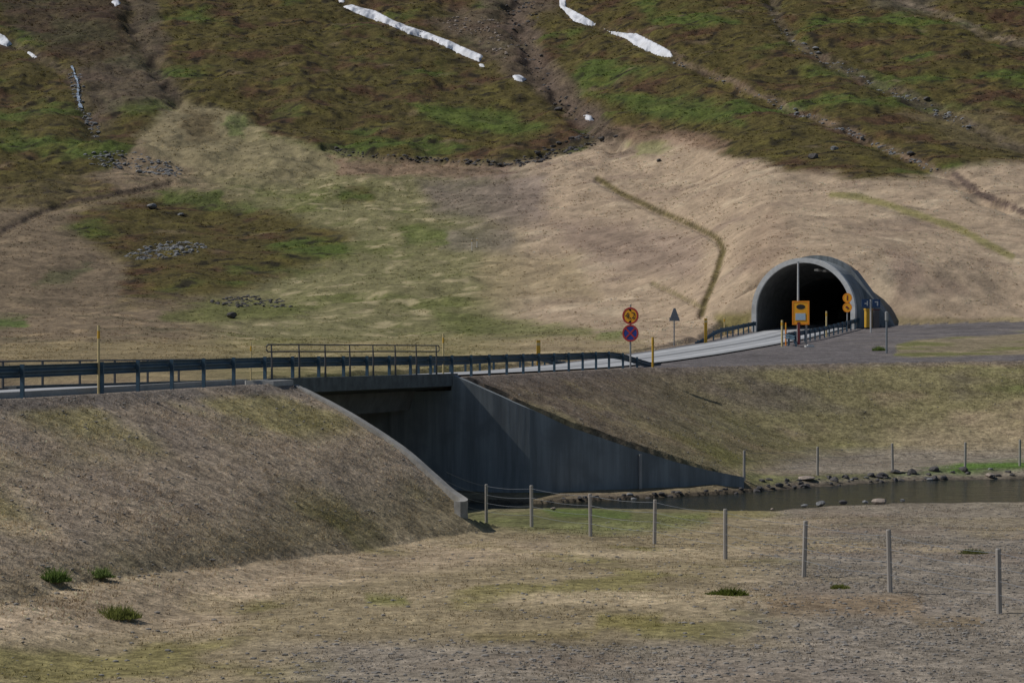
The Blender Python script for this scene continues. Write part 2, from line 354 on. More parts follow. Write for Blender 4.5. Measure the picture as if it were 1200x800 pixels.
# ------------------------------------------------------------------ mesh builder
class MB:
    def __init__(self): self.v = []; self.f = []; self.m = []
    def add(self, vs, fs, mi=0):
        o = len(self.v); self.v += [tuple(p) for p in vs]; self.f += [tuple(i + o for i in f) for f in fs]; self.m += [mi] * len(fs); return self
    def box(self, c, size, rot=0.0, mi=0, bev=0.0, tilt=None):
        hx, hy, hz_ = [a / 2 for a in size]
        b = min(bev, hx * .8, hy * .8)
        ring = [(-hx + b, -hy), (hx - b, -hy), (hx, -hy + b), (hx, hy - b), (hx - b, hy), (-hx + b, hy), (-hx, hy - b), (-hx, -hy + b)] if b > 0 else [(-hx, -hy), (hx, -hy), (hx, hy), (-hx, hy)]
        n = len(ring); vs = []
        mt = Matrix.Rotation(rot, 3, 'Z')
        if tilt is not None: mt = mt @ tilt
        for z in (-hz_, hz_):
            for x, y in ring: vs.append(mt @ Vector((x, y, z)) + Vector(c))
        fs = [tuple(range(n))[::-1], tuple(range(n, 2 * n))] + [(i, (i + 1) % n, n + (i + 1) % n, n + i) for i in range(n)]
        return self.add(vs, fs, mi)
    def tube(self, pts, r, n=8, mi=0, cap=True):
        pts = [Vector(p) for p in pts]; vs = []; fs = []
        rr = r if isinstance(r, (list, tuple)) else [r] * len(pts)
        for i, p in enumerate(pts):
            d = (pts[min(i + 1, len(pts) - 1)] - pts[max(i - 1, 0)]).normalized()
            up = Vector((0, 0, 1)) if abs(d.z) < .9 else Vector((1, 0, 0))
            a = d.cross(up).normalized(); b = d.cross(a)
            for k in range(n):
                w = 2 * math.pi * k / n; vs.append(p + (a * math.cos(w) + b * math.sin(w)) * rr[i])
        for i in range(len(pts) - 1):
            for k in range(n): fs.append((i * n + k, i * n + (k + 1) % n, (i + 1) * n + (k + 1) % n, (i + 1) * n + k))
        if cap: fs += [tuple(range(n)), tuple(range((len(pts) - 1) * n, len(pts) * n))[::-1]]
        return self.add(vs, fs, mi)
    def loft(self, rings, closed=True, cap=True, mi=0):
        n = len(rings[0]); vs = [p for r in rings for p in r]; fs = []
        for i in range(len(rings) - 1):
            for k in range(n if closed else n - 1):
                fs.append((i * n + k, i * n + (k + 1) % n, (i + 1) * n + (k + 1) % n, (i + 1) * n + k))
        if cap: fs += [tuple(range(n))[::-1], tuple(range((len(rings) - 1) * n, len(rings) * n))]
        return self.add(vs, fs, mi)
    def disc(self, c, r, depth, rot, n=32, mi=0, r0=0.0, sides=None):
        """upright disc or ring facing local -Y turned by rot about Z"""
        mt = Matrix.Rotation(rot, 3, 'Z'); vs = []; fs = []
        for yy in (-depth / 2, depth / 2):
            for k in range(n):
                w = 2 * math.pi * k / n; vs.append(mt @ Vector((r * math.cos(w), yy, r * math.sin(w))) + Vector(c))
        if r0 <= 0:
            fs = [tuple(range(n)), tuple(range(n, 2 * n))[::-1]] + [(k, n + k, n + (k + 1) % n, (k + 1) % n) for k in range(n)]
        else:
            for yy in (-depth / 2, depth / 2):
                for k in range(n):
                    w = 2 * math.pi * k / n; vs.append(mt @ Vector((r0 * math.cos(w), yy, r0 * math.sin(w))) + Vector(c))
            for k in range(n):
                j = (k + 1) % n
                fs += [(k, j, 2 * n + j, 2 * n + k), (n + k, 3 * n + k, 3 * n + j, n + j), (k, n + k, n + j, j), (2 * n + k, 2 * n + j, 3 * n + j, 3 * n + k)]
        return self.add(vs, fs, mi)
    def build(self, name, mats, parent=None, smooth=False, local=False):
        me = bpy.data.meshes.new(name)
        off = parent.location if (parent is not None and not local) else Vector((0, 0, 0))
        me.from_pydata([(p[0] - off[0], p[1] - off[1], p[2] - off[2]) for p in self.v], [], self.f)
        if not isinstance(mats, (list, tuple)): mats = [mats]
        for m_ in mats: me.materials.append(m_)
        me.polygons.foreach_set('material_index', self.m)
        if smooth: me.polygons.foreach_set('use_smooth', [True] * len(me.polygons))
        me.update()
        import bmesh
        bm = bmesh.new(); bm.from_mesh(me); bmesh.ops.recalc_face_normals(bm, faces=bm.faces); bm.to_mesh(me); bm.free()
        o = bpy.data.objects.new(name, me); COL.objects.link(o)
        if parent is not None: o.parent = parent
        return o
def tag(o, label, cat=None, group=None, kind=None):
    if label: o['label'] = label
    if cat: o['category'] = cat
    if group: o['group'] = group
    if kind: o['kind'] = kind
    return o
def empty(name, loc, label, cat, group=None, rz=0.0):
    o = bpy.data.objects.new(name, None); COL.objects.link(o); o.location = loc; o.rotation_euler = (0, 0, rz); o.empty_display_size = .3
    return tag(o, label, cat, group)
def copy_thing(o, label=None):
    c = o.copy(); COL.objects.link(c)
    for ch in list(o.children):
        d = ch.copy(); COL.objects.link(d); d.parent = c
        for g in list(ch.children):
            e = g.copy(); COL.objects.link(e); e.parent = d
    if label: c['label'] = label
    return c

# ================================================================== TERRAIN
def axis_rows():
    a = [np.linspace(6, 35, 14, endpoint=False), np.arange(35, 128, .22), np.arange(128, 206, .33), np.arange(206, 400, .85), np.arange(400, 660, 1.05), np.linspace(662, 1500, 40)]
    return np.concatenate(a)
rows = axis_rows()
cols = np.concatenate([np.linspace(-1700, -60, 60, endpoint=False), np.arange(-60, 1260, 2.0), np.linspace(1262, 2900, 60)])
PXg, Yg = np.meshgrid(cols, rows); Xg = (PXg - CX) / F * Yg
shp = Xg.shape; X = Xg.ravel(); Y = Yg.ravel(); PXv = PXg.ravel()
Z = height(X, Y)
PYv = CY - (Z - CZ) * F / Y
T_, S_ = TS(X, Y)
PSv = poly_sd(X, Y, PLAT)
FARM = (((S_ < -8.6) & (Y > 40)) | (Y > 186)) & ~(PSv > 0)
FARM |= (PSv < 0) & (Y > 150)

def paint():
    n = len(X); C = np.zeros((n, 3))
    nA = fbm(X / 14, Y / 14, 4, 51); nB = fbm(X / 3.2, Y / 3.2, 4, 52); nC = fbm(X / 40, Y / 60, 3, 53); nD = fbm(X / .9, Y / .9, 3, 54); nE = fbm(X / 7, Y / 7, 4, 55)
    f = FARM; g = ~FARM
    # ---------- hillside
    x = PXv + 14 * nA + 6 * nE; y = PYv + 7 * fbm(X / 18, Y / 18, 3, 56) + 4 * nE
    B = np.interp(PXv, [-900, 0, 60, 130, 165, 215, 260, 340, 420, 520, 600, 680, 720, 780, 850, 920, 1000, 1080, 1130, 1200, 2200],
                  [240, 215, 212, 200, 160, 118, 130, 165, 187, 192, 188, 176, 163, 158, 180, 198, 208, 207, 192, 188, 200])
    moss = sstep(5, -5, y - B)
    def c(*v): return s2l(v)
    def mixc(A, col, w):
        w = np.clip(w, 0, 1)[:, None]; return A * (1 - w) + np.asarray(col) * w
    # low hill straw: pinkish on the right, green-grey in the middle, brown at the left
    straw = np.tile(c(146, 129, 109), (n, 1))
    straw = mixc(straw, c(160, 144, 122), sstep(.1, .6, nE))
    straw = mixc(straw, c(116, 100, 88), sstep(.15, .7, -nA) * .8)
    wm = sstep(640, 540, x) * 1.0
    mid = mixc(np.tile(c(107, 103, 73), (n, 1)), c(90, 93, 54), sstep(0.0, .5, nA) * .85)
    mid = mixc(mid, c(143, 132, 104), sstep(.15, .55, nB + .4 * nE) * .75)
    straw = straw * (1 - wm[:, None]) + mid * wm[:, None]
    wl = sstep(330, 180, x)
    lefts = mixc(np.tile(c(107, 94, 77), (n, 1)), c(126, 110, 88), sstep(.1, .6, nB)); lefts = mixc(lefts, c(92, 84, 66), sstep(.1, .6, -nE))
    straw = straw * (1 - wl[:, None]) + lefts * wl[:, None]
    # moss: olive, brown, green, streaked
    mo = np.tile(c(73, 66, 36), (n, 1))
    mo = mixc(mo, c(72, 54, 39), sstep(.0, .45, nA + .5 * nE))
    mo = mixc(mo, c(68, 83, 36), sstep(.12, .5, fbm(X / 22, Y / 30, 4, 57)) * .8)
    mo = mixc(mo, c(94, 88, 42), sstep(.05, .5, nE + .3 * nB) * .42)
    mo = mixc(mo, c(38, 34, 26), sstep(.12, .55, -nB + .3 * nE) * .9)
    mo = mixc(mo, c(112, 98, 76), sstep(.42, .7, fbm(X / 9, Y / 9, 4, 58)) * .55)
    mo = mo * .92
    H = straw * (1 - moss[:, None]) + mo * moss[:, None]
    def blob(A, poly, col, soft=6, wt=1.0, tex=0.5):
        xs = [p[0] for p in poly]; ys = [p[1] for p in poly]
        m = f & (x > min(xs) - 20) & (x < max(xs) + 20) & (y > min(ys) - 20) & (y < max(ys) + 20)
        if m.any():
            sd = poly_sd(x[m], y[m], poly)
            w = sstep(-soft, soft, sd + tex * 10 * nB[m]) * wt
            src = mo[m] if isinstance(col, str) else np.tile(c(*col), (m.sum(), 1))
            A[m] = A[m] * (1 - w[:, None]) + src * w[:, None] * (1 if isinstance(col, str) else (1 + .35 * nE[m])[:, None])
    blob(H, [(68,268),(110,242),(180,226),(262,236),(330,250),(410,275),(415,300),(350,316),(300,335),(240,350),(185,352),(140,352),(150,312),(105,290)], 'moss', 12)
    blob(H, [(185,222),(260,224),(262,240),(190,240)], (66, 74, 36), 5, .9)
    blob(H, [(190,362),(250,352),(350,356),(360,372),(260,380),(195,376)], (82, 86, 46), 6, .75)
    blob(H, [(-50,372),(35,372),(35,384),(-50,388)], (70, 84, 42), 4, .9)
    blob(H, [(-80,195),(45,200),(120,212),(150,226),(80,240),(20,242),(-80,260)], 'moss', 6, .8)
    blob(H, [(-100,235),(70,245),(100,288),(150,312),(140,352),(-100,372)], (98, 86, 70), 12, .65)
    blob(H, [(60,315),(105,305),(90,330),(40,335)], (72, 74, 50), 5, .7)
    blob(H, [(205,112),(262,130),(340,165),(420,192),(340,214),(240,208),(170,178),(162,160)], (116, 107, 82), 8, .8)
    blob(H, [(262,140),(290,140),(290,158),(270,158)], (76, 88, 46), 4, .7)
    blob(H, [(385,186),(520,192),(600,192),(600,205),(520,208),(400,206)], (112, 92, 78), 5, .8)
    blob(H, [(395,222),(440,218),(432,236),(400,236)], 'moss', 4, .9)
    blob(H, [(488,215),(600,200),(645,205),(635,262),(560,262),(510,250)], (103, 92, 86), 14, .75)
    blob(H, [(515,272),(600,265),(600,300),(520,290)], (98, 90, 84), 8, .6)
    blob(H, [(470,266),(520,270),(520,284),(475,284)], (78, 86, 44), 4, .8)
    blob(H, [(505,360),(545,364),(610,376),(690,386),(700,398),(600,398),(540,392),(510,378)], (84, 88, 50), 7, .8)
    blob(H, [(700,390),(730,388),(730,398),(702,398)], (84, 96, 50), 4, .8)
    blob(H, [(640,255),(740,262),(830,275),(820,330),(760,320),(680,300)], (117, 101, 90), 14, .7)
    blob(H, [(560,300),(680,300),(700,350),(560,350)], (128, 115, 88), 14, .6)
    blob(H, [(860,300),(905,240),(935,270),(890,330)], (124, 106, 90), 12, .6)
    blob(H, [(1040,290),(1075,300),(1075,350),(1050,350)], (120, 102, 90), 9, .6)
    blob(H, [(840,366),(882,362),(880,378),(840,392)], (100, 94, 50), 5, .8)
    blob(H, [(1045,368),(1200,370),(1200,378),(1045,379)], (112, 102, 76), 3, .8)
    blob(H, [(0,400),(600,398),(760,396),(760,440),(0,446)], (126, 114, 84), 8, .6)
    blob(H, [(480,120),(520,122),(600,135),(640,150),(600,160),(540,150),(490,135)], (68, 88, 36), 7, .6)
    blob(H, [(700,112),(770,116),(860,130),(870,145),(780,140),(710,124)], (66, 84, 36), 7, .6)
    blob(H, [(120,118),(200,112),(205,128),(130,132)], (66, 84, 36), 6, .55)
    blob(H, [(60,22),(130,25),(135,50),(70,48)], (60, 78, 38), 6, .6)
    blob(H, [(0,-30),(140,-30),(150,60),(100,75),(60,62),(0,20)], (62, 50, 42), 8, .7)
    blob(H, [(215,130),(250,135),(255,160),(215,162)], (70, 58, 38), 6, .6)
    blob(H, [(570,-30),(655,-30),(650,10),(620,20),(640,60),(690,120),(720,150),(690,155),(640,110),(600,90),(560,60),(520,42),(505,20),(560,10)], (84, 72, 62), 8, .75)
    blob(H, [(90,78),(150,60),(205,90),(212,118),(150,120),(120,150),(100,120)], (80, 70, 60), 9, .75)
    blob(H, [(150,-30),(172,-30),(200,70),(180,78),(150,55)], (80, 70, 60), 7, .7)
    blob(H, [(725,150),(800,150),(850,165),(850,178),(760,168),(725,162)], (112, 92, 78), 5, .7)
    blob(H, [(735,165),(770,162),(790,178),(745,182)], (96, 102, 58), 5, .6)
    blob(H, [(1060,130),(1170,128),(1210,150),(1210,180),(1130,172)], (100, 90, 66), 9, .5)
    blob(H, [(1000,-30),(1100,-30),(1090,15),(1060,12),(1020,8)], (82, 76, 66), 8, .6)
    # gully floors
    for (pts, hw, dep), (col, wt, ww) in zip(GUL, [((78, 69, 60), .8, .85), ((106, 90, 77), .8, .6), ((78, 67, 59), .8, 1.0), ((48, 41, 36), .7, .7), ((80, 70, 62), .6, .8), ((70, 58, 50), .5, 1), ((70, 58, 50), .5, 1),
                                ((66, 56, 50), .7, .6), ((80, 72, 44), .95, 1.0), ((94, 86, 58), .8, 1.2), ((112, 100, 88), .6, .8), ((52, 46, 42), .8, .8), ((54, 46, 42), .6, .8)]):
        bb = f & (x > min(p[0] for p in pts) - 40) & (x < max(p[0] for p in pts) + 40) & (y > min(p[1] for p in pts) - 40) & (y < max(p[1] for p in pts) + 40)
        if bb.any():
            k = .12 if hw < 4.5 else .8
            dl = line_d(PXv[bb] + k * (x - PXv)[bb], PYv[bb] + k * (y - PYv)[bb], pts)
            w = sstep(hw * ww * 1.3, hw * ww * .4, dl + 4 * nB[bb] * (hw > 4) + 4 * nE[bb] * (hw > 4.5)) * wt * (np.clip(.75 + .7 * nE[bb] + .5 * nB[bb], .15, 1) if hw > 4.5 else 1)
            H[bb] = H[bb] * (1 - w[:, None]) + c(*col) * (w * (1 + .4 * nB[bb]))[:, None]
    dl = line_d(PXv[f], PYv[f], [(975,228),(1005,231),(1040,240),(1080,253),(1120,266),(1150,282),(1185,300)])
    w = sstep(6, 2, dl + 2 * nB[f]) * .75; H[f] = H[f] * (1 - w[:, None]) + c(116, 112, 66) * w[:, None]
    dl = line_d(PXv[f], PYv[f], [(1120,205),(1150,228),(1180,240),(1210,252)])
    w = sstep(6, 2, dl + 2 * nB[f]) * .8; H[f] = H[f] * (1 - w[:, None]) + c(74, 62, 58) * w[:, None]
    H *= (1 + .30 * nB + .14 * nD)[:, None]
    C[f] = H[f]
    # ---------- near ground
    xg = PXv; yg = PYv
    G = np.tile(c(129, 117, 93), (n, 1))
    G = mixc(G, c(149, 135, 110), sstep(.05, .5, nE))
    G = mixc(G, c(112, 106, 64), sstep(.15, .5, fbm(X / 4, Y / 6, 4, 61)) * .75)
    grav = np.tile(c(122, 114, 103), (n, 1)); grav = mixc(grav, c(114, 102, 91), sstep(0, .5, nE) * .7); grav = mixc(grav, c(108, 101, 94), sstep(.1, .6, nB) * .6)
    wg = sstep(820, 1010, xg + 70 * nA + 30 * nE) * sstep(570, 640, yg + 14 * nE) * sstep(.75, .1, fbm(X / 5, Y / 8, 3, 62))
    wg = np.maximum(wg, sstep(735, 765, yg + 16 * nE + 10 * nB) * sstep(250, 420, xg + 60 * nE) * .9)
    wg = np.maximum(wg, sstep(880, 940, xg + 30 * nE) * sstep(612, 604, yg) * .85)
    G = G * (1 - wg[:, None]) + grav * wg[:, None]
    def gblob(poly, col, soft=6, wt=1.):
        xs = [p[0] for p in poly]; ys = [p[1] for p in poly]
        X0 = xg + 10 * nE; Y0 = yg + 4 * nE
        m = g & (X0 > min(xs) - 30) & (X0 < max(xs) + 30) & (Y0 > min(ys) - 25) & (Y0 < max(ys) + 25)
        if m.any():
            w = sstep(-soft, soft, poly_sd(X0[m], Y0[m], poly) + 6 * nB[m]) * wt
            G[m] = G[m] * (1 - w[:, None]) + c(*col) * (w * (1 + .25 * nE[m]))[:, None]
    gblob([(100,690),(200,668),(330,648),(480,640),(640,632),(660,648),(480,668),(330,690),(250,735),(100,745),(-60,745),(-60,730)], (156, 139, 118), 14, .65)
    gblob([(540,600),(700,596),(830,598),(830,612),(700,626),(560,616)], (98, 104, 62), 7, .75)
    gblob([(640,596),(740,597),(735,608),(650,608)], (82, 98, 48), 5, .75)
    gblob([(430,696),(480,698),(478,708),(432,708)], (96, 98, 50), 5, .7)
    gblob([(700,718),(780,720),(770,735),(700,735)], (104, 98, 52), 6, .7)
    gblob([(540,742),(700,738),(690,750),(560,752)], (110, 100, 60), 6, .6)
    gblob([(900,700),(1080,698),(1080,718),(900,722)], (116, 100, 78), 8, .7)
    gblob([(1070,728),(1150,724),(1150,734),(1075,736)], (112, 96, 70), 5, .6)
    gblob([(640,580),(760,578),(860,570),(940,564),(960,572),(860,580),(740,586),(640,592)], (104, 94, 82), 4, .8)
    gblob([(1050,556),(1130,544),(1230,538),(1300,538),(1300,548),(1200,549),(1130,556)], (74, 98, 42), 5, .95)
    gblob([(870,556),(960,556),(1050,552),(1050,560),(960,564),(880,568)], (92, 96, 56), 4, .7)
    # embankments
    emb = g & (PSv < 0) & (Z > height_low(X, Y) + .05) if False else None
    D = np.maximum(-PSv, 0)
    onL = g & (PSv < 0) & (T_ < 25) & (Z > .35); onR = g & (PSv < 0) & (T_ > 25) & (Z > -.2) & (Y > 86)
    eL = np.tile(c(138, 124, 106), (n, 1)); eL = mixc(eL, c(122, 110, 96), sstep(-.1, .4, nB)); eL = mixc(eL, c(126, 118, 74), sstep(.0, .5, nA + .3 * nE - .1 * np.abs(D - 2.5)) * .9)
    eL = mixc(eL, c(106, 98, 90), sstep(1.4, .3, D + .5 * nB)); eL = mixc(eL, c(160, 142, 118), sstep(.3, .7, nE + .3 * nB) * .7)
    eL = mixc(eL, c(122, 114, 78), sstep(-.2, .3, nE) * sstep(.4, 1.0, D) * sstep(3.8, 2.4, D) * .8)
    wR = sstep(640, 930, PXv + 60 * nE + 60 * nA)
    eR1 = mixc(np.tile(c(108, 96, 83), (n, 1)), c(124, 113, 86), sstep(.1, .5, nE)); eR1 = mixc(eR1, c(92, 82, 74), sstep(.1, .5, nB))
    eR2 = mixc(np.tile(c(112, 105, 76), (n, 1)), c(128, 114, 92), sstep(.0, .5, nE)); eR2 = mixc(eR2, c(98, 97, 54), sstep(.15, .6, nA + .3 * nB) * .75); eR2 = mixc(eR2, c(98, 90, 80), sstep(.1, .6, -nE) * .75)
    eR2 = mixc(eR2, c(150, 134, 112), sstep(1000, 1100, PXv) * sstep(480, 520, PYv) * .6)
    eR2 = mixc(eR2, c(90, 104, 48), sstep(1080, 1120, PXv + 20 * nE) * sstep(428, 440, PYv) * sstep(470, 450, PYv) * sstep(-.2, .3, nE) * .7)
    eR = eR1 * (1 - wR[:, None]) + eR2 * wR[:, None]
    eR = mixc(eR, c(104, 95, 88), sstep(1.2, .2, D + .5 * nB) * .8)
    wl_ = sstep(.2, 1.5, Z + .5 * nE)[:, None]; wr_ = sstep(-.3, .25, Z + .2 * nE)[:, None]
    G = np.where(onL[:, None], G * (1 - wl_) + eL * 1.12 * wl_, G); G = np.where(onR[:, None], G * (1 - wr_) + eR * wr_, G)
    # gravel lot and road shoulders
    pl = g & (PSv >= 0)
    lot = np.tile(c(92, 88, 88), (n, 1)); lot = mixc(lot, c(104, 98, 94), sstep(.0, .5, nE) * .7); lot = mixc(lot, c(84, 80, 80), sstep(.1, .6, nA) * .5)
    sh = np.tile(c(112, 104, 96), (n, 1)); sh = mixc(sh, c(92, 84, 78), sstep(0, .5, nB))
    lot = np.where((T_ < 62)[:, None], sh, lot)
    gm = sstep(-2, 3, poly_sd(PXv, PYv, [(1048,417),(1052,404),(1075,398),(1130,394),(1230,388),(1900,380),(1900,414),(1230,416),(1150,417)]) + 3 * nE + 2 * nB)
    gr = mixc(np.tile(c(118, 108, 88), (n, 1)), c(98, 98, 62), sstep(-.1, .4, nE)); gr = mixc(gr, c(142, 124, 108), sstep(.3, .6, nB) * .6)
    lot = lot * (1 - gm[:, None]) + gr * gm[:, None]
    G = np.where(pl[:, None], lot, G)
    # stream bed and wet edge
    csd = np.full(n, -50.); m = g & (Y > 60) & (Y < 135); csd[m] = poly_sd(X[m], Y[m], CHAN)
    w = sstep(-.55, .0, csd + .25 * nD) * .8; G = mixc(G, c(66, 60, 52), w)
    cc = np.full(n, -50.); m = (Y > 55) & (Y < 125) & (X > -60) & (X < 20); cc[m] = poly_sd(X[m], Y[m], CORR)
    G = np.where((cc > .05)[:, None], G * .8, G)  # ground inside the bridge opening made evenly darker
    G *= (1 + .26 * nB + .30 * nD)[:, None]
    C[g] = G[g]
    return np.clip(C, .004, .9)
Calb = np.clip(paint() * 1.37, 0.004, .62)

TEXW = np.where(FARM, np.interp(Calb.mean(1), [.06, .2], [1.0, .38]), 1.0)
def grid_mesh(name, keep, label):
    nr, nc = shp
    idx = np.arange(nr * nc).reshape(nr, nc)
    quads = np.stack([idx[:-1, :-1], idx[:-1, 1:], idx[1:, 1:], idx[1:, :-1]], -1).reshape(-1, 4)
    quads = quads[keep]
    used = np.unique(quads); remap = np.full(nr * nc, -1, np.int64); remap[used] = np.arange(len(used))
    q = remap[quads].astype(np.int32)
    me = bpy.data.meshes.new(name)
    me.vertices.add(len(used)); me.vertices.foreach_set('co', np.stack([X[used], Y[used], Z[used]], -1).astype(np.float32).ravel())
    me.loops.add(q.size); me.loops.foreach_set('vertex_index', q.ravel())
    me.polygons.add(len(q)); me.polygons.foreach_set('loop_start', np.arange(0, q.size, 4, dtype=np.int32)); me.polygons.foreach_set('loop_total', np.full(len(q), 4, np.int32))
    me.polygons.foreach_set('use_smooth', np.ones(len(q), bool))
    me.update(calc_edges=True)
    a = me.attributes.new('Col', 'FLOAT_COLOR', 'POINT'); a.data.foreach_set('color', np.concatenate([Calb[used], np.ones((len(used), 1))], 1).astype(np.float32).ravel())
    a = me.attributes.new('Far', 'FLOAT', 'POINT'); a.data.foreach_set('value', sstep(130, 230, Y[used]).astype(np.float32))
    a = me.attributes.new('Tex', 'FLOAT', 'POINT'); a.data.foreach_set('value', TEXW[used].astype(np.float32))
    me.materials.append(M['terrain'])
    me.normals_split_custom_set_from_vertices(NRM[used])
    o = bpy.data.objects.new(name, me); COL.objects.link(o); o['kind'] = 'structure'; o['label'] = label
    return o
P3 = np.stack([Xg, Yg, Z.reshape(shp)], -1)
du = np.gradient(P3, axis=1); dv = np.gradient(P3, axis=0); NRM = np.cross(du, dv); NRM /= np.linalg.norm(NRM, axis=-1, keepdims=True); NRM = NRM.reshape(-1, 3)
NRM[NRM[:, 2] < 0] *= -1
def q4(A): A = A.reshape(shp); return np.stack([A[:-1, :-1], A[:-1, 1:], A[1:, 1:], A[1:, :-1]], -1).reshape(-1, 4)
qa, ql, qz, qf = q4((X - PORT0[0]) * UP[0] + (Y - PORT0[1]) * UP[1]), q4((X - PORT0[0]) * NP_[0] + (Y - PORT0[1]) * NP_[1]), q4(Z), q4(FARM.astype(float))
span = qz.max(1) - qz.min(1)
cut = (qa.max(1) > -.5) & (qa.min(1) < 5.7) & (np.abs(ql).min(1) < 4.1) & (span > .9)
isfar = qf.mean(1) > .5
ground = grid_mesh('ground', ~cut & ~isfar, 'dry straw coloured grass and gravel flat with road embankments')
hillside = grid_mesh('hillside', ~cut & isfar, 'mossy mountainside above pale dry grass slopes behind the road')

# water
wb = MB()
wp = [(-30, 70), (-1, 75), (60, 77), (170, 95), (170, 130), (60, 116), (26, 108), (8, 97), (-1, 91), (-12, 96), (-30, 99)]
wb.add([(a, b, WZ) for a, b in wp], [tuple(range(len(wp)))])
tag(wb.build('stream_water', M['water']), 'dark slow stream running out from under the road bridge', kind='structure')

# ================================================================== ROAD
def strip(name, t0, t1, s0, s1, dz, m, thick=.0, lane=True, step=1.0, ns=8):
    ts = np.arange(t0, t1 + 1e-6, step); ss = np.linspace(s0, s1, ns)
    vs = []; lv = []
    for t in ts:
        for s in ss:
            p = RW(t, s, dz); vs.append(tuple(p)); lv.append((s - s0) / (s1 - s0))
    fs = [(i * ns + k, i * ns + k + 1, (i + 1) * ns + k + 1, (i + 1) * ns + k) for i in range(len(ts) - 1) for k in range(ns - 1)]
    me = bpy.data.meshes.new(name); me.from_pydata(vs, [], fs)
    a = me.attributes.new('Lane', 'FLOAT', 'POINT'); a.data.foreach_set('value', np.array(lv, np.float32))
    me.materials.append(m); me.polygons.foreach_set('use_smooth', [True] * len(fs)); me.update()
    o = bpy.data.objects.new(name, me); COL.objects.link(o); return o
road = strip('road', -58, 158, -0.75, -7.35, .012, M['road'])
tag(road, 'pale grey two lane road crossing the bridge and entering the tunnel', kind='structure')

# ================================================================== BRIDGE
br = empty('road_bridge', RW((TB1 + TB2) / 2, -4, -4.6), 'small concrete road bridge with curved wing walls over the stream', 'bridge')
def wall(mb, pts, zt, zb, th, side=1):
    """wall along a plan polyline; thickness lies on the side of the opening"""
    rings = []
    n = len(pts)
    for i in range(n):
        a = np.array(pts[max(i - 1, 0)]); b = np.array(pts[min(i + 1, n - 1)]); d = b - a; d = d / np.linalg.norm(d)
        nn = np.array([-d[1], d[0]]) * side; p = np.array(pts[i])
        o1 = p - nn * .10; o2 = p + nn * (th - .10)
        rings.append([(o1[0], o1[1], zb[i]), (o1[0], o1[1], zt[i]), (o2[0], o2[1], zt[i]), (o2[0], o2[1], zb[i])])
    mb.loft(rings)
def dens(pts, zs, k=4):
    P = []; Zs = []
    for i in range(len(pts) - 1):
        for j in range(k):
            w = j / k; P.append(tuple(np.array(pts[i]) * (1 - w) + np.array(pts[i + 1]) * w)); Zs.append(zs[i] * (1 - w) + zs[i + 1] * w)
    P.append(tuple(pts[-1])); Zs.append(zs[-1]); return P, Zs
# deck slab with edge beams
mb = MB(); rings = []
prof = [(.48, -.36), (.48, .10), (.12, .10), (.12, -.008), (-.7, -.008), (-7.4, -.008), (-8.3, -.008), (-8.3, .10), (-8.75, .10), (-8.75, -.50), (-7.6, -.52), (-.8, -.52)]
for t in np.linspace(TB1 - .4, TB2 + .25, 12):
    rings.append([tuple(RW(t, s, dz)) for s, dz in prof])
mb.loft(rings); mb.build('deck', M['fascia'], br)
mb = MB(); rings = []
for t in np.linspace(TB1 - .2, TB2 - .1, 10):
    rings.append([tuple(RW(t, s, dz)) for s, dz in [(-1.0, -.5), (-1.25, -1.25), (-7.0, -1.25), (-7.3, -.5)]])
mb.loft(rings); mb.build('girder', M['concrete_dark'], br)
# abutments
mb = MB(); pts = [RXY(TB1, .75), RXY(TB1, -9.2)]; za = [3.2, 3.2]
wall(mb, pts, [3.22, 2.98], [-1.8, -1.8], .5, 1 if np.dot(np.array([-(pts[1] - pts[0])[1], (pts[1] - pts[0])[0]]), U) > 0 else -1); mb.build('abutment', M['concrete'], br)
mb = MB(); P_, Z_ = [RXY(TB2, -9.2), RXY(TB2, -4), RXY(TB2, 0), RXY(TB2, .46)], [2.98, 3.05, 3.14, 3.16]
sd_ = 1 if np.dot(np.array([-(P_[3] - P_[0])[1], (P_[3] - P_[0])[0]]), -U) > 0 else -1
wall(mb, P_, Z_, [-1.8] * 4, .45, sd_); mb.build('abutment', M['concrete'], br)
# wing walls
mb = MB(); P_, Z_ = dens([RXY(TB1 - .1, .75)] + NW[1:], NWZ, 5)
P_ = np.stack([np.convolve(np.pad(np.array(P_)[:, c_], 3, mode='edge'), np.ones(7) / 7, 'valid') for c_ in (0, 1)], -1); P_ = [tuple(p) for p in P_]
Z_ = []
for i, p in enumerate(P_):
    d_ = np.array(P_[min(i + 1, len(P_) - 1)]) - np.array(P_[max(i - 1, 0)]); d_ = d_ / np.linalg.norm(d_); nn_ = np.array([-d_[1], d_[0]])
    Z_.append(max(hz(*(np.array(p) - nn_ * q_)) for q_ in (.12, .3, .45)) + .05 + .07 * float(sstep(20, 28, i)))
Z_ = np.convolve(np.pad(Z_, 2, mode='edge'), [.2] * 5, 'valid').tolist()
wall(mb, P_, Z_, [-1.9] * len(P_), .22, 1); o = mb.build('wing_wall', M['wing'], br); o['label'] = 'pale curved wing wall with its end turned back at the grass'
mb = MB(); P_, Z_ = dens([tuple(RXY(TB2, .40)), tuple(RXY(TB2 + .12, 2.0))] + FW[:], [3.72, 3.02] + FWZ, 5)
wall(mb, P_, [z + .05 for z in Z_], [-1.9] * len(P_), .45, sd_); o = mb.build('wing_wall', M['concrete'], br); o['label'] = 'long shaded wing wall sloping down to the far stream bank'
mb = MB()   # expansion joint rib with a short post top on the long wing
q = FW[2]; mb.box((q[0] + .14, q[1] - .36, -.55), (.12, .16, 2.6), .2, bev=.02); mb.build('joint_rib', M['concrete_pale'], br)
mb = MB(); mb.box(tuple(RW(TB1 - .9, .55, -.10)), (1.0, 1.5, .34), -HD, bev=.05); mb.build('deck_end_block', M['concrete_pale'], br)

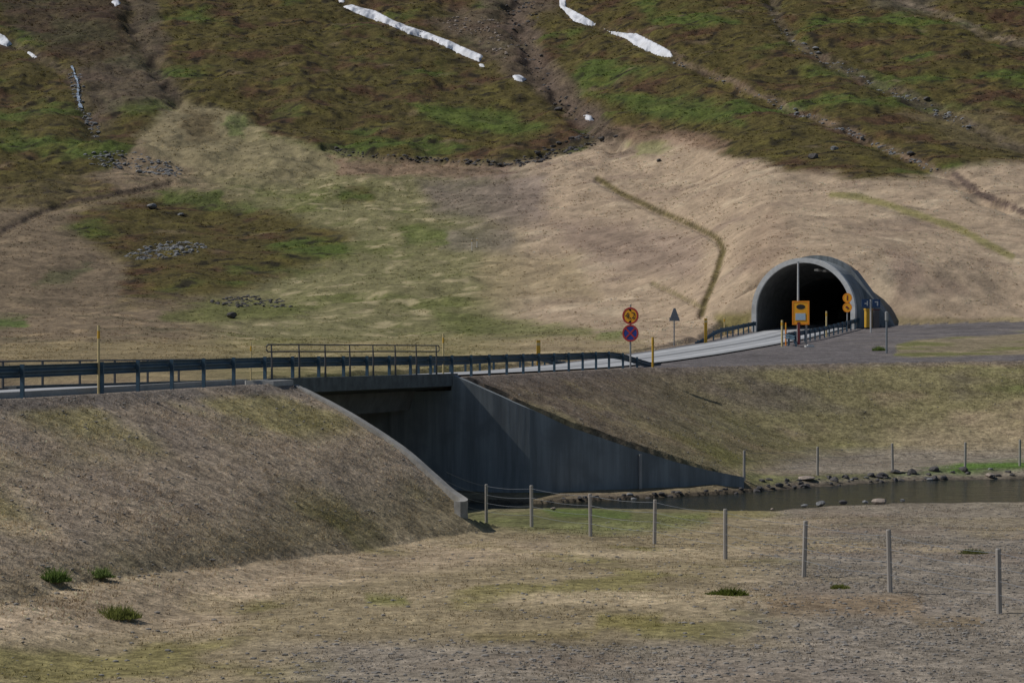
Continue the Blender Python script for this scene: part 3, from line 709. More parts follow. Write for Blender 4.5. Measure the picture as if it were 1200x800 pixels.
# bridge parapet
org = RW(TB1, .3)
pp = empty('bridge_railing', org, 'brown two bar steel railing along the near edge of the bridge deck', 'railing')
ts = [16.2 + 2.24 * i for i in range(8)]
pm = MB()
pm.tube([(0, 0, .05), (0, 0, .62), (-.02, 0, 1.15)], [.035, .03, .022], 6)
pm.box((0, 0, .09), (.22, .16, .03), 0)
p0 = None
for t in ts:
    if p0 is None:
        p0 = pm.build('post', M['rail'], pp, local=True); o = p0
    else:
        o = p0.copy(); COL.objects.link(o); o.parent = pp
    o.location = RW(t, .3, 0) - org; o.rotation_euler = (0, 0, -HD)
for h in (.93, 1.15):
    mb = MB(); mb.tube([RW(t, .28, h) for t in np.linspace(ts[0] - .25, ts[-1] + .25, 16)], .022, 8); mb.build('bar', M['rail'], pp)
for e in (ts[0] - .25, ts[-1] + .25):
    mb = MB(); mb.tube([RW(e, .28, 1.15), RW(e + (.12 if e > 25 else -.12), .28, 1.10), RW(e + (.12 if e > 25 else -.12), .28, .98), RW(e, .28, .93)], .022, 8); mb.build('end_loop', M['rail'], pp)

# guardrails -------------------------------------------------------
WPROF = [(0, -.155), (.0, -.14), (-.048, -.105), (-.048, -.06), (0, -.02), (0, .02), (-.048, .06), (-.048, .105), (0, .14), (0, .155)]
def guardrail(name, label, sline, dzline, ts_beam, ts_post, flip=1, hb=.60, post_skip=(), group=None):
    org = RW(ts_beam[0], sline(ts_beam[0]))
    g = empty(name, org, label, 'guardrail', group)
    mb = MB(); rings = []
    for t in ts_beam:
        s = sline(t); h = hb + dzline(t)
        p = [RW(t, s + flip * (a - .02), 0) + Vector((0, 0, h + b)) for a, b in WPROF]
        q = [RW(t, s + flip * (a + .006 - .02), 0) + Vector((0, 0, h + b)) for a, b in WPROF][::-1]
        rings.append([tuple(v) for v in p + q])
    mb.loft(rings); mb.build('beam', M['steel'], g)
    pm = MB(); pm.box((0, 0, .24), (.10, .06, 1.08)); pm.box((-.02 * flip, 0, .62), (.10, .05, .14))
    p0 = None
    for t in ts_post:
        if any(abs(t - k) < .6 for k in post_skip): continue
        if p0 is None: p0 = pm.build('post', M['steel'], g, local=True); o = p0
        else: o = p0.copy(); COL.objects.link(o); o.parent = g
        o.location = RW(t, sline(t) + flip * .07, dzline(t) * .98) - org; o.rotation_euler = (0, 0, -HD)
    return g
tb = list(np.arange(-14, 56, 1.05)) + [57, 58, 59, 60, 61, 62, 63, 64, 65, 66, 67, 67.8]
guardrail('guardrail', 'long blue grey guardrail along the near road edge with a buried far end', lambda t: .3 * sstep(57, 66, t), lambda t: -.72 * sstep(58, 67.8, t),
          tb, [.92 + 2.15 * i for i in range(-7, 7)] + [16.2 + 2.24 * i for i in range(8)] + [34.4 + 2.35 * i for i in range(13)], 1, post_skip=(3.07,))
guardrail('guardrail', 'short guardrail on the far road edge just past the bridge, behind the long one', lambda t: -8.05, lambda t: -.10 - .6 * sstep(72, 79, t),
          list(np.arange(53.5, 79.1, 1.5)), [54 + 2.35 * i for i in range(10)], -1)
guardrail('guardrail', 'curved guardrail with a flared end running into the right side of the tunnel', lambda t: .15 + 1.3 * sstep(103.5, 99.5, t), lambda t: -.08 * sstep(104, 100, t),
          [99.6, 99.8, 100.2, 100.8, 101.5, 102.3, 103.2] + list(np.arange(104, 139, 1.5)), [100.3] + [102.2 + 2.0 * i for i in range(17)], 1, hb=.58)
guardrail('guardrail', 'dark guardrail rising out of the verge at the left side of the tunnel', lambda t: -8.0 - .5 * sstep(124, 115, t), lambda t: -.72 * sstep(122, 114.5, t),
          [114.5, 115.5, 116.5, 117.5, 118.5, 119.5, 120.5, 121.5] + list(np.arange(122.5, 139, 1.5)), [116 + 2.0 * i for i in range(11)], -1)
# far pipe railing
org = RW(8, -8.5); fr = empty('pipe_railing', org, 'thin single pipe railing on posts along the far edge of the road', 'railing')
mb = MB(); tt = np.linspace(-6, 30.5, 26)
mb.tube([RW(t, -8.5, .88) for t in tt] + [RW(30.8, -8.5, .8), RW(30.8, -8.5, .5)], .028, 8); mb.build('bar', M['rail'], fr)
pm = MB(); pm.tube([(0, 0, -.2), (0, 0, .87)], .045, 6); pm.box((0, 0, .02), (.3, .2, .06)); p0 = None
for t in np.arange(-5.4, 31, 2.6):
    if p0 is None: p0 = pm.build('post', M['rail'], fr, local=True); o = p0
    else: o = p0.copy(); COL.objects.link(o); o.parent = fr
    o.location = RW(t, -8.5, 0) - org
mb = MB(); rings = []
for t in np.linspace(-50, TB1 - .5, 24): rings.append([tuple(RW(t, s, dz)) for s, dz in [(-.35, -.1), (-.35, .10), (-.62, .10), (-.66, -.1)]])
mb.loft(rings); tag(mb.build('kerb_strip', M['concrete_pale']), 'pale concrete kerb along the near edge of the road', kind='structure')

# ================================================================== TUNNEL PORTAL
A0 = RXY(TP, SP); rp = -HP
def TL(a, l, h): p = PORT0 + a * UP + l * NP_; return (p[0], p[1], ZP + h)
tun = empty('tunnel_portal', TL(0, 0, 0), 'round arched concrete tunnel portal sticking out of the dry hillside', 'tunnel')
def arch(r, cz=1.45, n=28, foot=-.8):
    pts = [(-r, foot), (-r, 0)]
    for k in range(n + 1):
        w = math.pi - math.pi * k / n; pts.append((r * math.cos(w), cz + r * math.sin(w)))
    pts += [(r, 0), (r, foot)]; return pts
Ro, Ri = 4.12, 3.80
ao, ai = arch(Ro), arch(Ri)
mb = MB(); n = len(ao)
for (a0, a1, r0, r1) in [(0.06, 6.0, ao, ao)]:
    mb.loft([[TL(a0, l, h) for l, h in r0], [TL(a1, l, h) for l, h in r1]], closed=False, cap=False)
mb.build('outer_shell', M['concrete'], tun, smooth=False)
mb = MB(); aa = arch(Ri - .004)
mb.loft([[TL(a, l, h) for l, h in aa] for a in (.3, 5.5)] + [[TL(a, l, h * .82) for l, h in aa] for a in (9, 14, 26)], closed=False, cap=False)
mb.add([TL(26, l, h * .82) for l, h in aa], [tuple(range(len(aa)))])  # added cap closing the bore so that its inside stays dark
mb.build('lining_and_cap', M['concrete_dark'], tun)
mb = MB(); af = arch(Ro + .06)
r1 = [TL(0.0, l, h) for l, h in af]; r2 = [TL(0.0, l, h) for l, h in ai]; r3 = [TL(.5, l, h) for l, h in af]; r4 = [TL(.5, l, h) for l, h in ai]
mb.add(r1 + r2 + r3 + r4, [(k, k + 1, n + k + 1, n + k) for k in range(n - 1)] + [(k, 2 * n + k, 2 * n + k + 1, k + 1) for k in range(n - 1)] + [(n + k, n + k + 1, 3 * n + k + 1, 3 * n + k) for k in range(n - 1)] + [(2 * n + k, 3 * n + k, 3 * n + k + 1, 2 * n + k + 1) for k in range(n - 1)])
mb.build('rim', M['rim'], tun)
# headwall with slanting shoulders
mb = MB(); N1 = 40; inner = []; outer = []
def mtop(l): return 1.50 + .10 + math.sqrt(4.36 ** 2 - min(abs(l), 3.0) ** 2) - (max(l - 3.0, 0) * 1.35 if l > 0 else max(-l - 3.0, 0) * .62)
lim_r = 6.7; lim_l = -4.9
ins = [( l, h) for l, h in arch(Ro - .02, n=26)]
outs = []
for i, (l, h) in enumerate(ins):
    w = i / (len(ins) - 1)
    L = lim_l + (lim_r - lim_l) * w
    outs.append((L, max(mtop(L), -.6)))
outs[0] = (lim_l, -.8); outs[-1] = (lim_r, -.8)
fr_ = [TL(4.0, l, h) for l, h in ins] + [TL(4.0, l, h) for l, h in outs]
bk_ = [TL(4.55, l, h) for l, h in ins] + [TL(4.55, l, h) for l, h in outs]
k_ = len(ins)
mb.add(fr_ + bk_, [(i, i + 1, k_ + i + 1, k_ + i) for i in range(k_ - 1)] + [(2 * k_ + i, 3 * k_ + i, 3 * k_ + i + 1, 2 * k_ + i + 1) for i in range(k_ - 1)] + [(k_ + i, k_ + i + 1, 3 * k_ + i + 1, 3 * k_ + i) for i in range(k_ - 1)])
mb.build('headwall', M['concrete'], tun)
mb = MB(); LS = np.linspace(3.0, 6.6, 8)
mb.loft([[TL(a, l, mtop(l) - d - .5 * max(a - 6, 0)) for l, d in [(q, 0) for q in LS] + [(q, .4) for q in LS[::-1]]] for a in (4.56, 5.5, 6.5, 7.6)])
mb.build('side_slab', M['concrete'], tun)
lm = MB(); lm.box((0, 0, 0), (.35, 1.4, .16), bev=.04); l0 = None
for a in (2.5, 5):
    if l0 is None: l0 = lm.build('ceiling_lamp', M['white'], tun, local=True); o = l0
    else: o = l0.copy(); COL.objects.link(o); o.parent = tun
    o.location = Vector(TL(a, .6, 4.72)) - tun.location; o.rotation_euler = (0, 0, rp)

# ================================================================== SIGNS AND POLES
def text_mesh(txt, size, c, rot, m, parent, name='lettering'):
    cu = bpy.data.curves.new('t', 'FONT'); cu.body = txt; cu.size = size; cu.extrude = .002; cu.align_x = 'CENTER'; cu.align_y = 'CENTER'
    to = bpy.data.objects.new('t', cu); COL.objects.link(to)
    dg = bpy.context.evaluated_depsgraph_get(); me = bpy.data.meshes.new_from_object(to.evaluated_get(dg)); bpy.data.objects.remove(to)
    me.name = name; me.materials.clear(); me.materials.append(m)
    o = bpy.data.objects.new(name, me); COL.objects.link(o); o.parent = parent
    o.location = Vector(c) - parent.location; o.rotation_euler = (math.pi / 2, 0, rot); return o
def fwd(rot, d): return Vector((math.sin(rot) * d, -math.cos(rot) * d, 0))
def disc_sign(par, c, r, rot, face, border, name='sign_face'):
    mb = MB(); mb.disc(c, r, .03, rot, mi=0); f_ = fwd(rot, .019)
    mb.disc(Vector(c) + f_, r, .008, rot, mi=1, r0=r * .80)
    return mb.build(name, [face, border], par)
def ground_pt(px, d):
    x, y = ray(px, d); return Vector((x, y, hz(x, y)))

# height limit + no stopping pair
b = RW(58.6, .95, -.05); sg = empty('road_sign', b, 'yellow height limit disc above a blue no stopping disc on one post', 'road sign')
k = b.y / F; rot = -.38
mb = MB(); mb.tube([b + Vector((0, .06, -.3)), b + Vector((0, .06, 3.05))], .045, 10); mb.build('post', M['pole'], sg)
c1 = Vector((b.x, b.y, 5 - (370 - 400) * k)); c2 = Vector((b.x, b.y, 5 - (390.3 - 400) * k)); r_ = 10.0 * k
d1 = disc_sign(sg, c1, r_, rot, M['amber'], M['red'], 'height_limit_sign')
for sgn in (1, -1):
    mb = MB(); o_ = c1 + fwd(rot, .03)
    mb.add([o_ + Vector((x, y, sgn * r_ * z)) for y in (0, .006) for x, z in ((-.11, .80), (.11, .80), (0, .50))], [(0, 1, 2), (3, 5, 4), (0, 3, 4, 1), (1, 4, 5, 2), (2, 5, 3, 0)])
    mk = mb.build('arrow_mark', M['black'], None); mk.parent = d1
    for v in mk.data.vertices: v.co -= sg.location
tx = text_mesh('4,2', .44, c1 + fwd(rot, .03), rot, M['black'], sg); tx.parent = d1
d2 = disc_sign(sg, c2, r_, rot, M['blue'], M['red'], 'no_stopping_sign')
mb = MB()
for sgn in (1, -1):
    mb.box(c2 + fwd(rot, .024 + .003 * sgn), (r_ * 1.66, .006, .075), rot, tilt=Matrix.Rotation(sgn * math.pi / 4, 3, 'Y'))
x_ = mb.build('cross_mark', M['red'], None); x_.parent = d2
for v in x_.data.vertices: v.co -= sg.location

# warning triangle seen from behind
pt = RW(111, -10.6); px_ = 790; pt = ground_pt(790, 168)
tr = empty('warning_sign', pt, 'triangular road sign seen from behind on a thin pole beyond the road', 'road sign')
k = pt.y / F; ztop = 5 - (361 - 400) * k; zb_ = 5 - (376 - 400) * k
mb = MB(); mb.tube([pt + Vector((0, 0, -.3)), Vector((pt.x, pt.y, ztop - .1))], .045, 8); mb.build('post', M['grey_metal'], tr)
hw = .42; a_ = .35
tri = [(-hw, zb_), (hw, zb_), (.07, ztop), (-.07, ztop)]
mb = MB(); mt = Matrix.Rotation(a_, 3, 'Z')
vs = [mt @ Vector((x, -.08 + yy, 0)) + Vector((pt.x, pt.y, z)) for yy in (0, .03) for x, z in tri]
mb.add(vs, [(0, 1, 2, 3), (7, 6, 5, 4)] + [(i, (i + 1) % 4, 4 + (i + 1) % 4, 4 + i) for i in range(4)])
mb.box(Vector((pt.x, pt.y - .10, zb_ + .18)), (.8, .04, .06), a_); mb.build('sign_back', M['grey_metal'], tr)

# height warning panel and mast by the guardrail end
b = RW(104.8, 1.3); pn = empty('roadside_panel', b, 'orange panel with a dark oval lamp and pale plate beside the flared guardrail end', 'sign panel')
k = b.y / F; rot = -.36
def at(px, py, y): return Vector(((px - CX) / F * y, y, CZ - (py - CY) / F * y))
pc = at(938.5, 366.5, b.y); W_, H_ = 20.5 * k, 28 * k
mb = MB(); mb.box(pc, (W_, .08, H_), rot, bev=.01); face = mb.build('panel', M['amber'], pn)
mb = MB(); o_ = pc + fwd(rot, .046)
for sx in (-1, 1): mb.box(o_ + Vector((sx * (W_ / 2 - .05) * math.cos(rot), sx * (W_ / 2 - .05) * math.sin(rot), 0)), (.10, .012, H_), rot)
for sz in (-1, 1): mb.box(o_ + Vector((0, 0, sz * (H_ / 2 - .05))), (W_ - .2, .012, .10), rot)
mb.build('panel_frame', M['orange'], pn)
mb = MB(); vs = []; mt = Matrix.Rotation(rot, 3, 'Z'); oc = at(938.5, 359.5, b.y) + fwd(rot, .05)
for yy in (0, .02):
    for i in range(24):
        w = 2 * math.pi * i / 24; vs.append(mt @ Vector((5.3 * k * math.cos(w), yy, 2.9 * k * math.sin(w))) + oc)
mb.add(vs, [tuple(range(24)), tuple(range(24, 48))[::-1]] + [(i, 24 + i, 24 + (i + 1) % 24, (i + 1) % 24) for i in range(24)]); mb.build('lamp', M['black'], pn)
mb = MB(); mb.box(at(938.3, 371, b.y) + fwd(rot, .05), (12 * k, .02, 8 * k), rot); mb.build('plate', M['skyblue'], pn)
mb = MB(); mb.box((at(936, 390, b.y).x, b.y + .02, b.z + .55), (.17, .1, 1.7), rot); mb.build('support', M['dark_red'], pn)
mb = MB(); mb.tube([Vector((at(945, 390, b.y).x, b.y + .03, b.z - .3)), Vector((at(945, 390, b.y).x, b.y + .03, pc.z - H_ / 2))], .06, 8); mb.build('support', M['pole'], pn)
b2 = RW(104.9, .62); ztop = 5 - (308 - 400) * b2.y / F
ms = empty('mast', Vector((at(935.3, 400, b2.y).x, b2.y, b2.z)), 'tall thin pale mast standing directly behind the orange panel', 'mast')
mb = MB(); mb.tube([ms.location + Vector((0, 0, -.3)), ms.location + Vector((0, 0, 1.2)), Vector((ms.location.x, ms.location.y, ztop))], [.10, .075, .06], 10); mb.build('pole', M['pole_pale'], ms)
mb = MB(); mb.disc((ms.location.x, ms.location.y, ztop + .02), .07, .06, 0, 12); mb.build('cap', M['pole_pale'], ms)

# orange disc pair at portal
b = RW(129, .75); og = empty('road_sign', b, 'two small orange discs one above the other at the right tunnel edge', 'road sign')
k = b.y / F; xs = at(993, 400, b.y).x; rot = -.42
mb = MB(); mb.tube([Vector((xs, b.y + .06, b.z - .3)), Vector((xs, b.y + .06, CZ + 56 * k))], .05, 8); mb.build('post', M['pole'], og)
for py, nm in ((349, 'upper_disc'), (360.2, 'lower_disc')):
    c_ = at(993, py, b.y); d_ = disc_sign(og, c_, 5.6 * k, rot, M['amber'], M['orange'], nm)
    mb = MB()
    if nm == 'upper_disc':
        mb.box(c_ + fwd(rot, .028), (.09, .012, .38), rot); mb.box(c_ + fwd(rot, .028) + Vector((.08, 0, -.1)), (.10, .012, .1), rot)
    else:
        mb.box(c_ + fwd(rot, .028), (.30, .012, .10), rot, tilt=Matrix.Rotation(.6, 3, 'Y')); mb.box(c_ + fwd(rot, .03) + Vector((-.05, 0, .02)), (.16, .012, .16), rot)
    q = mb.build('symbol', M['dark_red'], None); q.parent = d_
    for v in q.data.vertices: v.co -= og.location

# blue double sign
b = ground_pt(1020.5, 177); k = b.y / F; bs = empty('road_sign', b, 'pair of small blue square signs on one pole in the tunnel shadow', 'road sign')
mb = MB(); mb.tube([b + Vector((0, .05, -.3)), Vector((b.x, b.y + .05, CZ + 49 * k))], .06, 8); mb.build('post', M['pole_pale'], bs)
for px_ in (1014.3, 1027):
    c_ = at(px_, 355.3, b.y); mb = MB(); mb.box(c_, (9.2 * k, .03, 9.5 * k), .1, bev=.01); f_ = mb.build('sign_face', M['dull_blue'], bs)
    mb = MB(); c_ = c_ + fwd(.1, .022)
    if px_ < 1020:
        mb.box(c_ + Vector((-.13, 0, 0)), (.09, .01, .36), .1); mb.box(c_ + Vector((.13, 0, 0)), (.09, .01, .36), .1); mb.box(c_ + Vector((0, 0, -.02)), (.16, .01, .09), .1)
    else:
        mb.box(c_ + Vector((.0, 0, .10)), (.26, .01, .09), .1); mb.box(c_ + Vector((.08, 0, -.06)), (.09, .01, .24), .1)
    q = mb.build('symbol', M['white'], None); q.parent = f_
    for v in q.data.vertices: v.co -= bs.location
# cabinets
b = ground_pt(1017.5, 184.5); k = b.y / F; cb = empty('emergency_cabinet', b, 'narrow yellow upright cabinet in the dark corner beside the tunnel', 'cabinet')
ht = CZ + 38 * k - b.z
mb = MB(); mb.box(b + Vector((0, 0, ht / 2 + .06)), (8.2 * k, .45, ht - .12), .1, bev=.06); mb.build('body', M['yellow'], cb)
mb = MB(); mb.box(b + Vector((0, -.02, ht - .02)), (9.4 * k, .55, .10), .1, bev=.06); mb.build('lid', M['yellow'], cb)
mb = MB(); mb.box(b + Vector((0, 0, .03)), (7 * k, .4, .16), .1); mb.build('plinth', M['black'], cb)
mb = MB(); mb.box(b + Vector((.02, -.24, ht * .55)), (5.5 * k, .03, ht * .6), .1); mb.build('door', M['yellow'], cb)
b = ground_pt(1026.5, 186); k = b.y / F; cb = empty('utility_cabinet', b, 'brown grey utility cabinet right of the yellow cabinet', 'cabinet')
ht = CZ + 37 * k - b.z
mb = MB(); mb.box(b + Vector((0, 0, ht / 2)), (7 * k, .42, ht), .1, bev=.03); mb.build('body', M['cabinet'], cb)
mb = MB(); mb.box(b + Vector((0, 0, ht + .02)), (7.8 * k, .5, .06), .1); mb.build('lid', M['dark_red'], cb)
# grey pole with a swollen top
b = ground_pt(1039, 139); k = b.y / F; gp = empty('marker_pole', b, 'tall grey metal pole alone at the edge of the gravel turnout', 'pole')
ht = CZ + 35 * k - b.z
mb = MB(); mb.tube([b + Vector((0, 0, -.3)), b + Vector((0, 0, ht))], .06, 8); mb.build('shaft', M['grey_metal'], gp)
mb = MB(); mb.tube([b + Vector((0, 0, ht - .55)), b + Vector((0, 0, ht - .5)), b + Vector((0, 0, ht - .03)), b + Vector((0, 0, ht))], [.07, .10, .10, .05], 10); mb.build('head', M['pole'], gp)

# snow stakes
def stake(px, d, top, r, m, label, flat=False, tsrow=None, name='snow_stake', grp='yellow snow stakes along the road'):
    b = ground_pt(px, d) if tsrow is None else RW(*tsrow)
    if tsrow is not None: b.x = (px - CX) / F * b.y
    zt = CZ - (top - CY) / F * b.y
    e = empty(name, b, label, 'snow stake', grp)
    mb = MB()
    if flat:
        mb.box((b.x, b.y, (b.z - .3 + zt) / 2), (2 * r, .05, zt - b.z + .3), -.1, bev=.015); mb.build('shaft', m, e)
        mb = MB(); mb.box((b.x, b.y, zt - .22), (2 * r + .012, .062, .16), -.1, bev=.015); mb.build('reflector_band', M['yellow_pale'], e)
    else:
        mb.tube([(b.x, b.y, b.z - .3), (b.x, b.y, zt)], r, 8); mb.build('shaft', m, e)
        mb = MB(); mb.tube([(b.x, b.y, zt - .35), (b.x, b.y, zt - .15)], r * 1.12, 8); mb.build('reflector_band', M['yellow'], e)
    return e
YP, YY = M['yellow_pale'], M['yellow']
stake(115.5, 0, 381, .034, YP, 'tall pale yellow stake tied to the near guardrail at the left', tsrow=(5.25, .22))
stake(294, 0, 401, .03, YP, 'thin pale yellow stake beyond the road just left of the bridge railing', tsrow=(35.5, -8.9))
stake(519.5, 0, 391, .032, YP, 'pale yellow stake at the far end of the bridge on the near side', tsrow=(33.9, .25))
stake(631, 0, 398.5, .11, YY, 'thick yellow post beyond the road behind the long guardrail', flat=True, tsrow=(75, -8.9))
stake(765, 0, 395, .06, YY, 'thin yellow stake just right of the double disc sign', tsrow=(63.6, 1.2))
stake(827, 0, 373, .11, YY, 'thick yellow post where the left tunnel guardrail begins', flat=True, tsrow=(115.6, -8.5))
stake(849, 0, 371.5, .05, YP, 'thin stake behind the left tunnel guardrail', tsrow=(126, -9.6))
stake(916.5, 0, 375, .07, YP, 'pale yellow stake inside the flared guardrail end', tsrow=(101.5, .6))
stake(921, 0, 378, .05, M['orange'], 'short orange stake beside the pale one at the guardrail end', tsrow=(103, .5))
stake(968.5, 0, 364.5, .06, YP, 'pale stake in front of the dark tunnel mouth', tsrow=(120.5, .1))
stake(553, 300, 280, .04, M['white'], 'tiny white peg on the purple gravel slope', name='survey_peg', grp='pegs on the slope')
stake(559, 302, 279, .04, M['white'], 'second tiny white peg right of the first on the slope', name='survey_peg', grp='pegs on the slope')

# ================================================================== FENCES
def fence(name, label, posts, zoff, h, r, wires, ext=None):
    g0 = posts[0]; fe = empty(name, g0, label, 'fence')
    pm = MB(); pm.tube([(0, 0, -.35), (0, 0, h - .02), (0, 0, h)], [r, r * .95, r * .8], 8); p0 = None
    for i, p in enumerate(posts):
        if p0 is None: p0 = pm.build('post', M['wood'], fe, local=True); o = p0
        else: o = p0.copy(); COL.objects.link(o); o.parent = fe
        o.location = p - fe.location
        o.rotation_euler = (random.uniform(-.025, .025), random.uniform(-.025, .025), random.uniform(0, 3)); sc = random.uniform(.96, 1.04); o.scale = (1, 1, sc)
    chain = ([ext] if ext else []) + posts
    for w in wires:
        mb = MB(); pts = []
        for a, b in zip(chain[:-1], chain[1:]):
            for q in (0, .25, .5, .75):
                v = a.lerp(b, q); pts.append(v + Vector((0, -r - .004, w - .05 * math.sin(math.pi * q))))
        pts.append(chain[-1] + Vector((0, -r - .004, w)))
        mb.tube(pts, .0042, 4); mb.build('wire', M['grey_metal'], fe)
    return fe
def fp(px, py, dmin=30): return cast(px, py, dmin)
near = [fp(570, 612), fp(623, 617), fp(692, 629), fp(767, 638), fp(850, 655), fp(942, 677), fp(1043, 695), fp(1171, 721), fp(1335, 756)]
fence('stock_fence', 'grey wooden posts with thin wire crossing the dry field before the stream', near, 0, 1.22, .055, (.35, .6, .85, 1.12), ext=Vector((-1.9, 69.3, .1)))
far = [fp(872, 566, 84), fp(958, 557, 84), fp(1046, 553, 84), fp(1131, 549, 84), fp(1195, 546, 84), fp(1290, 541, 84)]
fence('stock_fence', 'grey wooden posts along the foot of the embankment beyond the stream', far, 0, 1.15, .055, (.4, .75, 1.05))

# ================================================================== ROCKS
import bmesh
def rock_mesh(name, seed, m, flat=.6, sub=2):
    r = random.Random(seed); bm = bmesh.new(); bmesh.ops.create_icosphere(bm, subdivisions=sub, radius=.5)
    pl = [(Vector((r.gauss(0, 1), r.gauss(0, 1), r.gauss(0, 1))).normalized(), r.uniform(.28, .45)) for _ in range(9)]
    for v in bm.verts:
        for nrm, d in pl:
            q = v.co.dot(nrm)
            if q > d: v.co -= nrm * (q - d)
        v.co += Vector((r.gauss(0, .012), r.gauss(0, .012), r.gauss(0, .012))); v.co.z *= flat
    me = bpy.data.meshes.new(name); bm.to_mesh(me); bm.free(); me.materials.append(m); return me
RM = [rock_mesh('rock', i, M['rock'], random.uniform(.55, .85)) for i in range(8)]
RP = [rock_mesh('rock', 20 + i, M['rock_pale'], .6) for i in range(4)]
RG = [rock_mesh('rock', 40 + i, M['rock_grey'], .65) for i in range(4)]
def rock(me, p, size, label, group=None, name='rock', asp=1.0):
    o = bpy.data.objects.new(name, me); COL.objects.link(o); o.location = p; o.scale = (size * asp, size, size * random.uniform(.8, 1.1)); o.rotation_euler = (0, 0, random.uniform(0, 6.3))
    return tag(o, label, 'rock', group)
cf = [pw(a, b_, WZ) for a, b_ in [(640,590),(740,584),(860,578),(940,571),(960,570),(1060,563),(1200,561)]] + [(32, 106)]
seg = np.cumsum([0] + [math.dist(a, b_) for a, b_ in zip(cf[:-1], cf[1:])])
for i in range(150):
    w = seg[-1] * (random.random() ** .8); x = np.interp(w, seg, [p[0] for p in cf]); y = np.interp(w, seg, [p[1] for p in cf])
    y += random.uniform(-.25, 1.5) if x > 9.5 else random.uniform(-.3, .5); sz = random.choice([.12, .15, .2, .25, .33]) * (.8 if x < 9.5 else 1.15)
    rock(random.choice(RM + RM + RG[:2]), (x, y, hz(x, y) + .10 * sz), sz, 'dark basalt rock among many along the far water edge', 'rocks along the far water edge', asp=random.uniform(1, 1.6))
for px, py, sz, m, lb in [(944, 563.5, 1.0, RP[0], 'pale flat slab lying on the dark rocks at the far water edge'), (1160, 560, .55, RP[1], 'pale stone at the far water edge near the right'),
                          (943, 593, .5, RG[0], 'low grey stone leftmost on the near water edge'), (962, 591, .7, RG[1], 'bluish tilted grey stone on the near water edge'), (988, 590, .6, RM[1], 'dark stone between grey and pale ones on the near water edge'),
                          (1014, 590, .45, RG[2], 'small grey stone left of the pale boulder by the water'), (1030, 588, 1.0, RP[2], 'largest pale pinkish boulder on the near water edge'), (1058, 590, .4, RG[3], 'small stone right of the pale boulder by the water'),
                          (905, 602, .3, RP[3], 'small pale stone at the left end of the near bank'), (648, 598, .4, RP[1], 'pale stone in the green grass near the bridge')]:
    p = cast(px, py, 76 if py > 575 else 88)
    if py > 585 and px > 900:
        d_ = float(np.interp(px, [640, 760, 900, 960, 1060, 1200], [q[1] for q in CH_NEAR[:6]])) - .1
        p = Vector((*ray(px, d_), 0)); p.z = max(hz(p.x, p.y), WZ) + .06
    o = rock(m, p + Vector((0, 0, .06)), sz * (.8 if py < 575 else .55), lb)
    if 'slab' in lb: o.scale.z *= .4
for px, py, sz, m, lb in [(178, 245, 1.5, RG[0], 'bluish grey boulder on the moss, largest of the upper left pair'), (212, 253, .9, RG[1], 'small pale grey boulder right of the bluish one on moss'), (272, 373, 1.1, RM[2], 'dark boulder on green grass above the guardrail'),
                          (956, 59, 1.4, RG[2], 'pale boulder at the edge of the upper right gully'), (978, 176, 1.1, RG[3], 'grey boulder on moss high above the tunnel'), (953, 186, 1.3, RM[3], 'dark boulder below the grey one high above the tunnel'),
                          (1068, 183, 1.2, RM[4], 'dark boulder in the gully mouth at the upper right'), (1086, 120, 1.2, RM[5], 'dark boulder midway along the upper right gully'), (772, 190, .8, RM[6], 'small dark boulder on straw below the ravine'),
                          (655, 130, 1.5, RM[7], 'dark boulder beside the small snow scrap in the ravine')]:
    p = cast(px, py, 90); rock(m, p + Vector((0, 0, .2 * sz)), sz, lb, name='boulder', asp=1.25)['category'] = 'boulder'

def scatter(name, label, pts_sizes, m, seed=0, cat=None):
    """many small stones as one mesh of stuff"""
    base = [rock_mesh('tmp', 100 + seed * 7 + i, m, .6, 1) for i in range(4)]
    VV = []; FF = []; o = 0
    data = [(np.array([v.co[:] for v in b_.vertices]), np.array([p.vertices[:] for p in b_.polygons])) for b_ in base]
    for p, s in pts_sizes:
        v, f_ = data[random.randrange(4)]; a = random.uniform(0, 6.28); c_, s_ = math.cos(a), math.sin(a)
        R_ = np.array([[c_, -s_, 0], [s_, c_, 0], [0, 0, 1]]) * s; R_[0] *= random.uniform(.9, 1.5)
        VV.append(v @ R_.T + np.array(p)); FF.append(f_ + o); o += len(v)
    VV = np.concatenate(VV); FF = np.concatenate(FF)
    me = bpy.data.meshes.new(name); me.from_pydata(VV.tolist(), [], FF.tolist()); me.materials.append(m); me.update()
    ob = bpy.data.objects.new(name, me); COL.objects.link(ob); tag(ob, label, cat, kind='stuff')
    for b_ in base: bpy.data.meshes.remove(b_)
    return ob
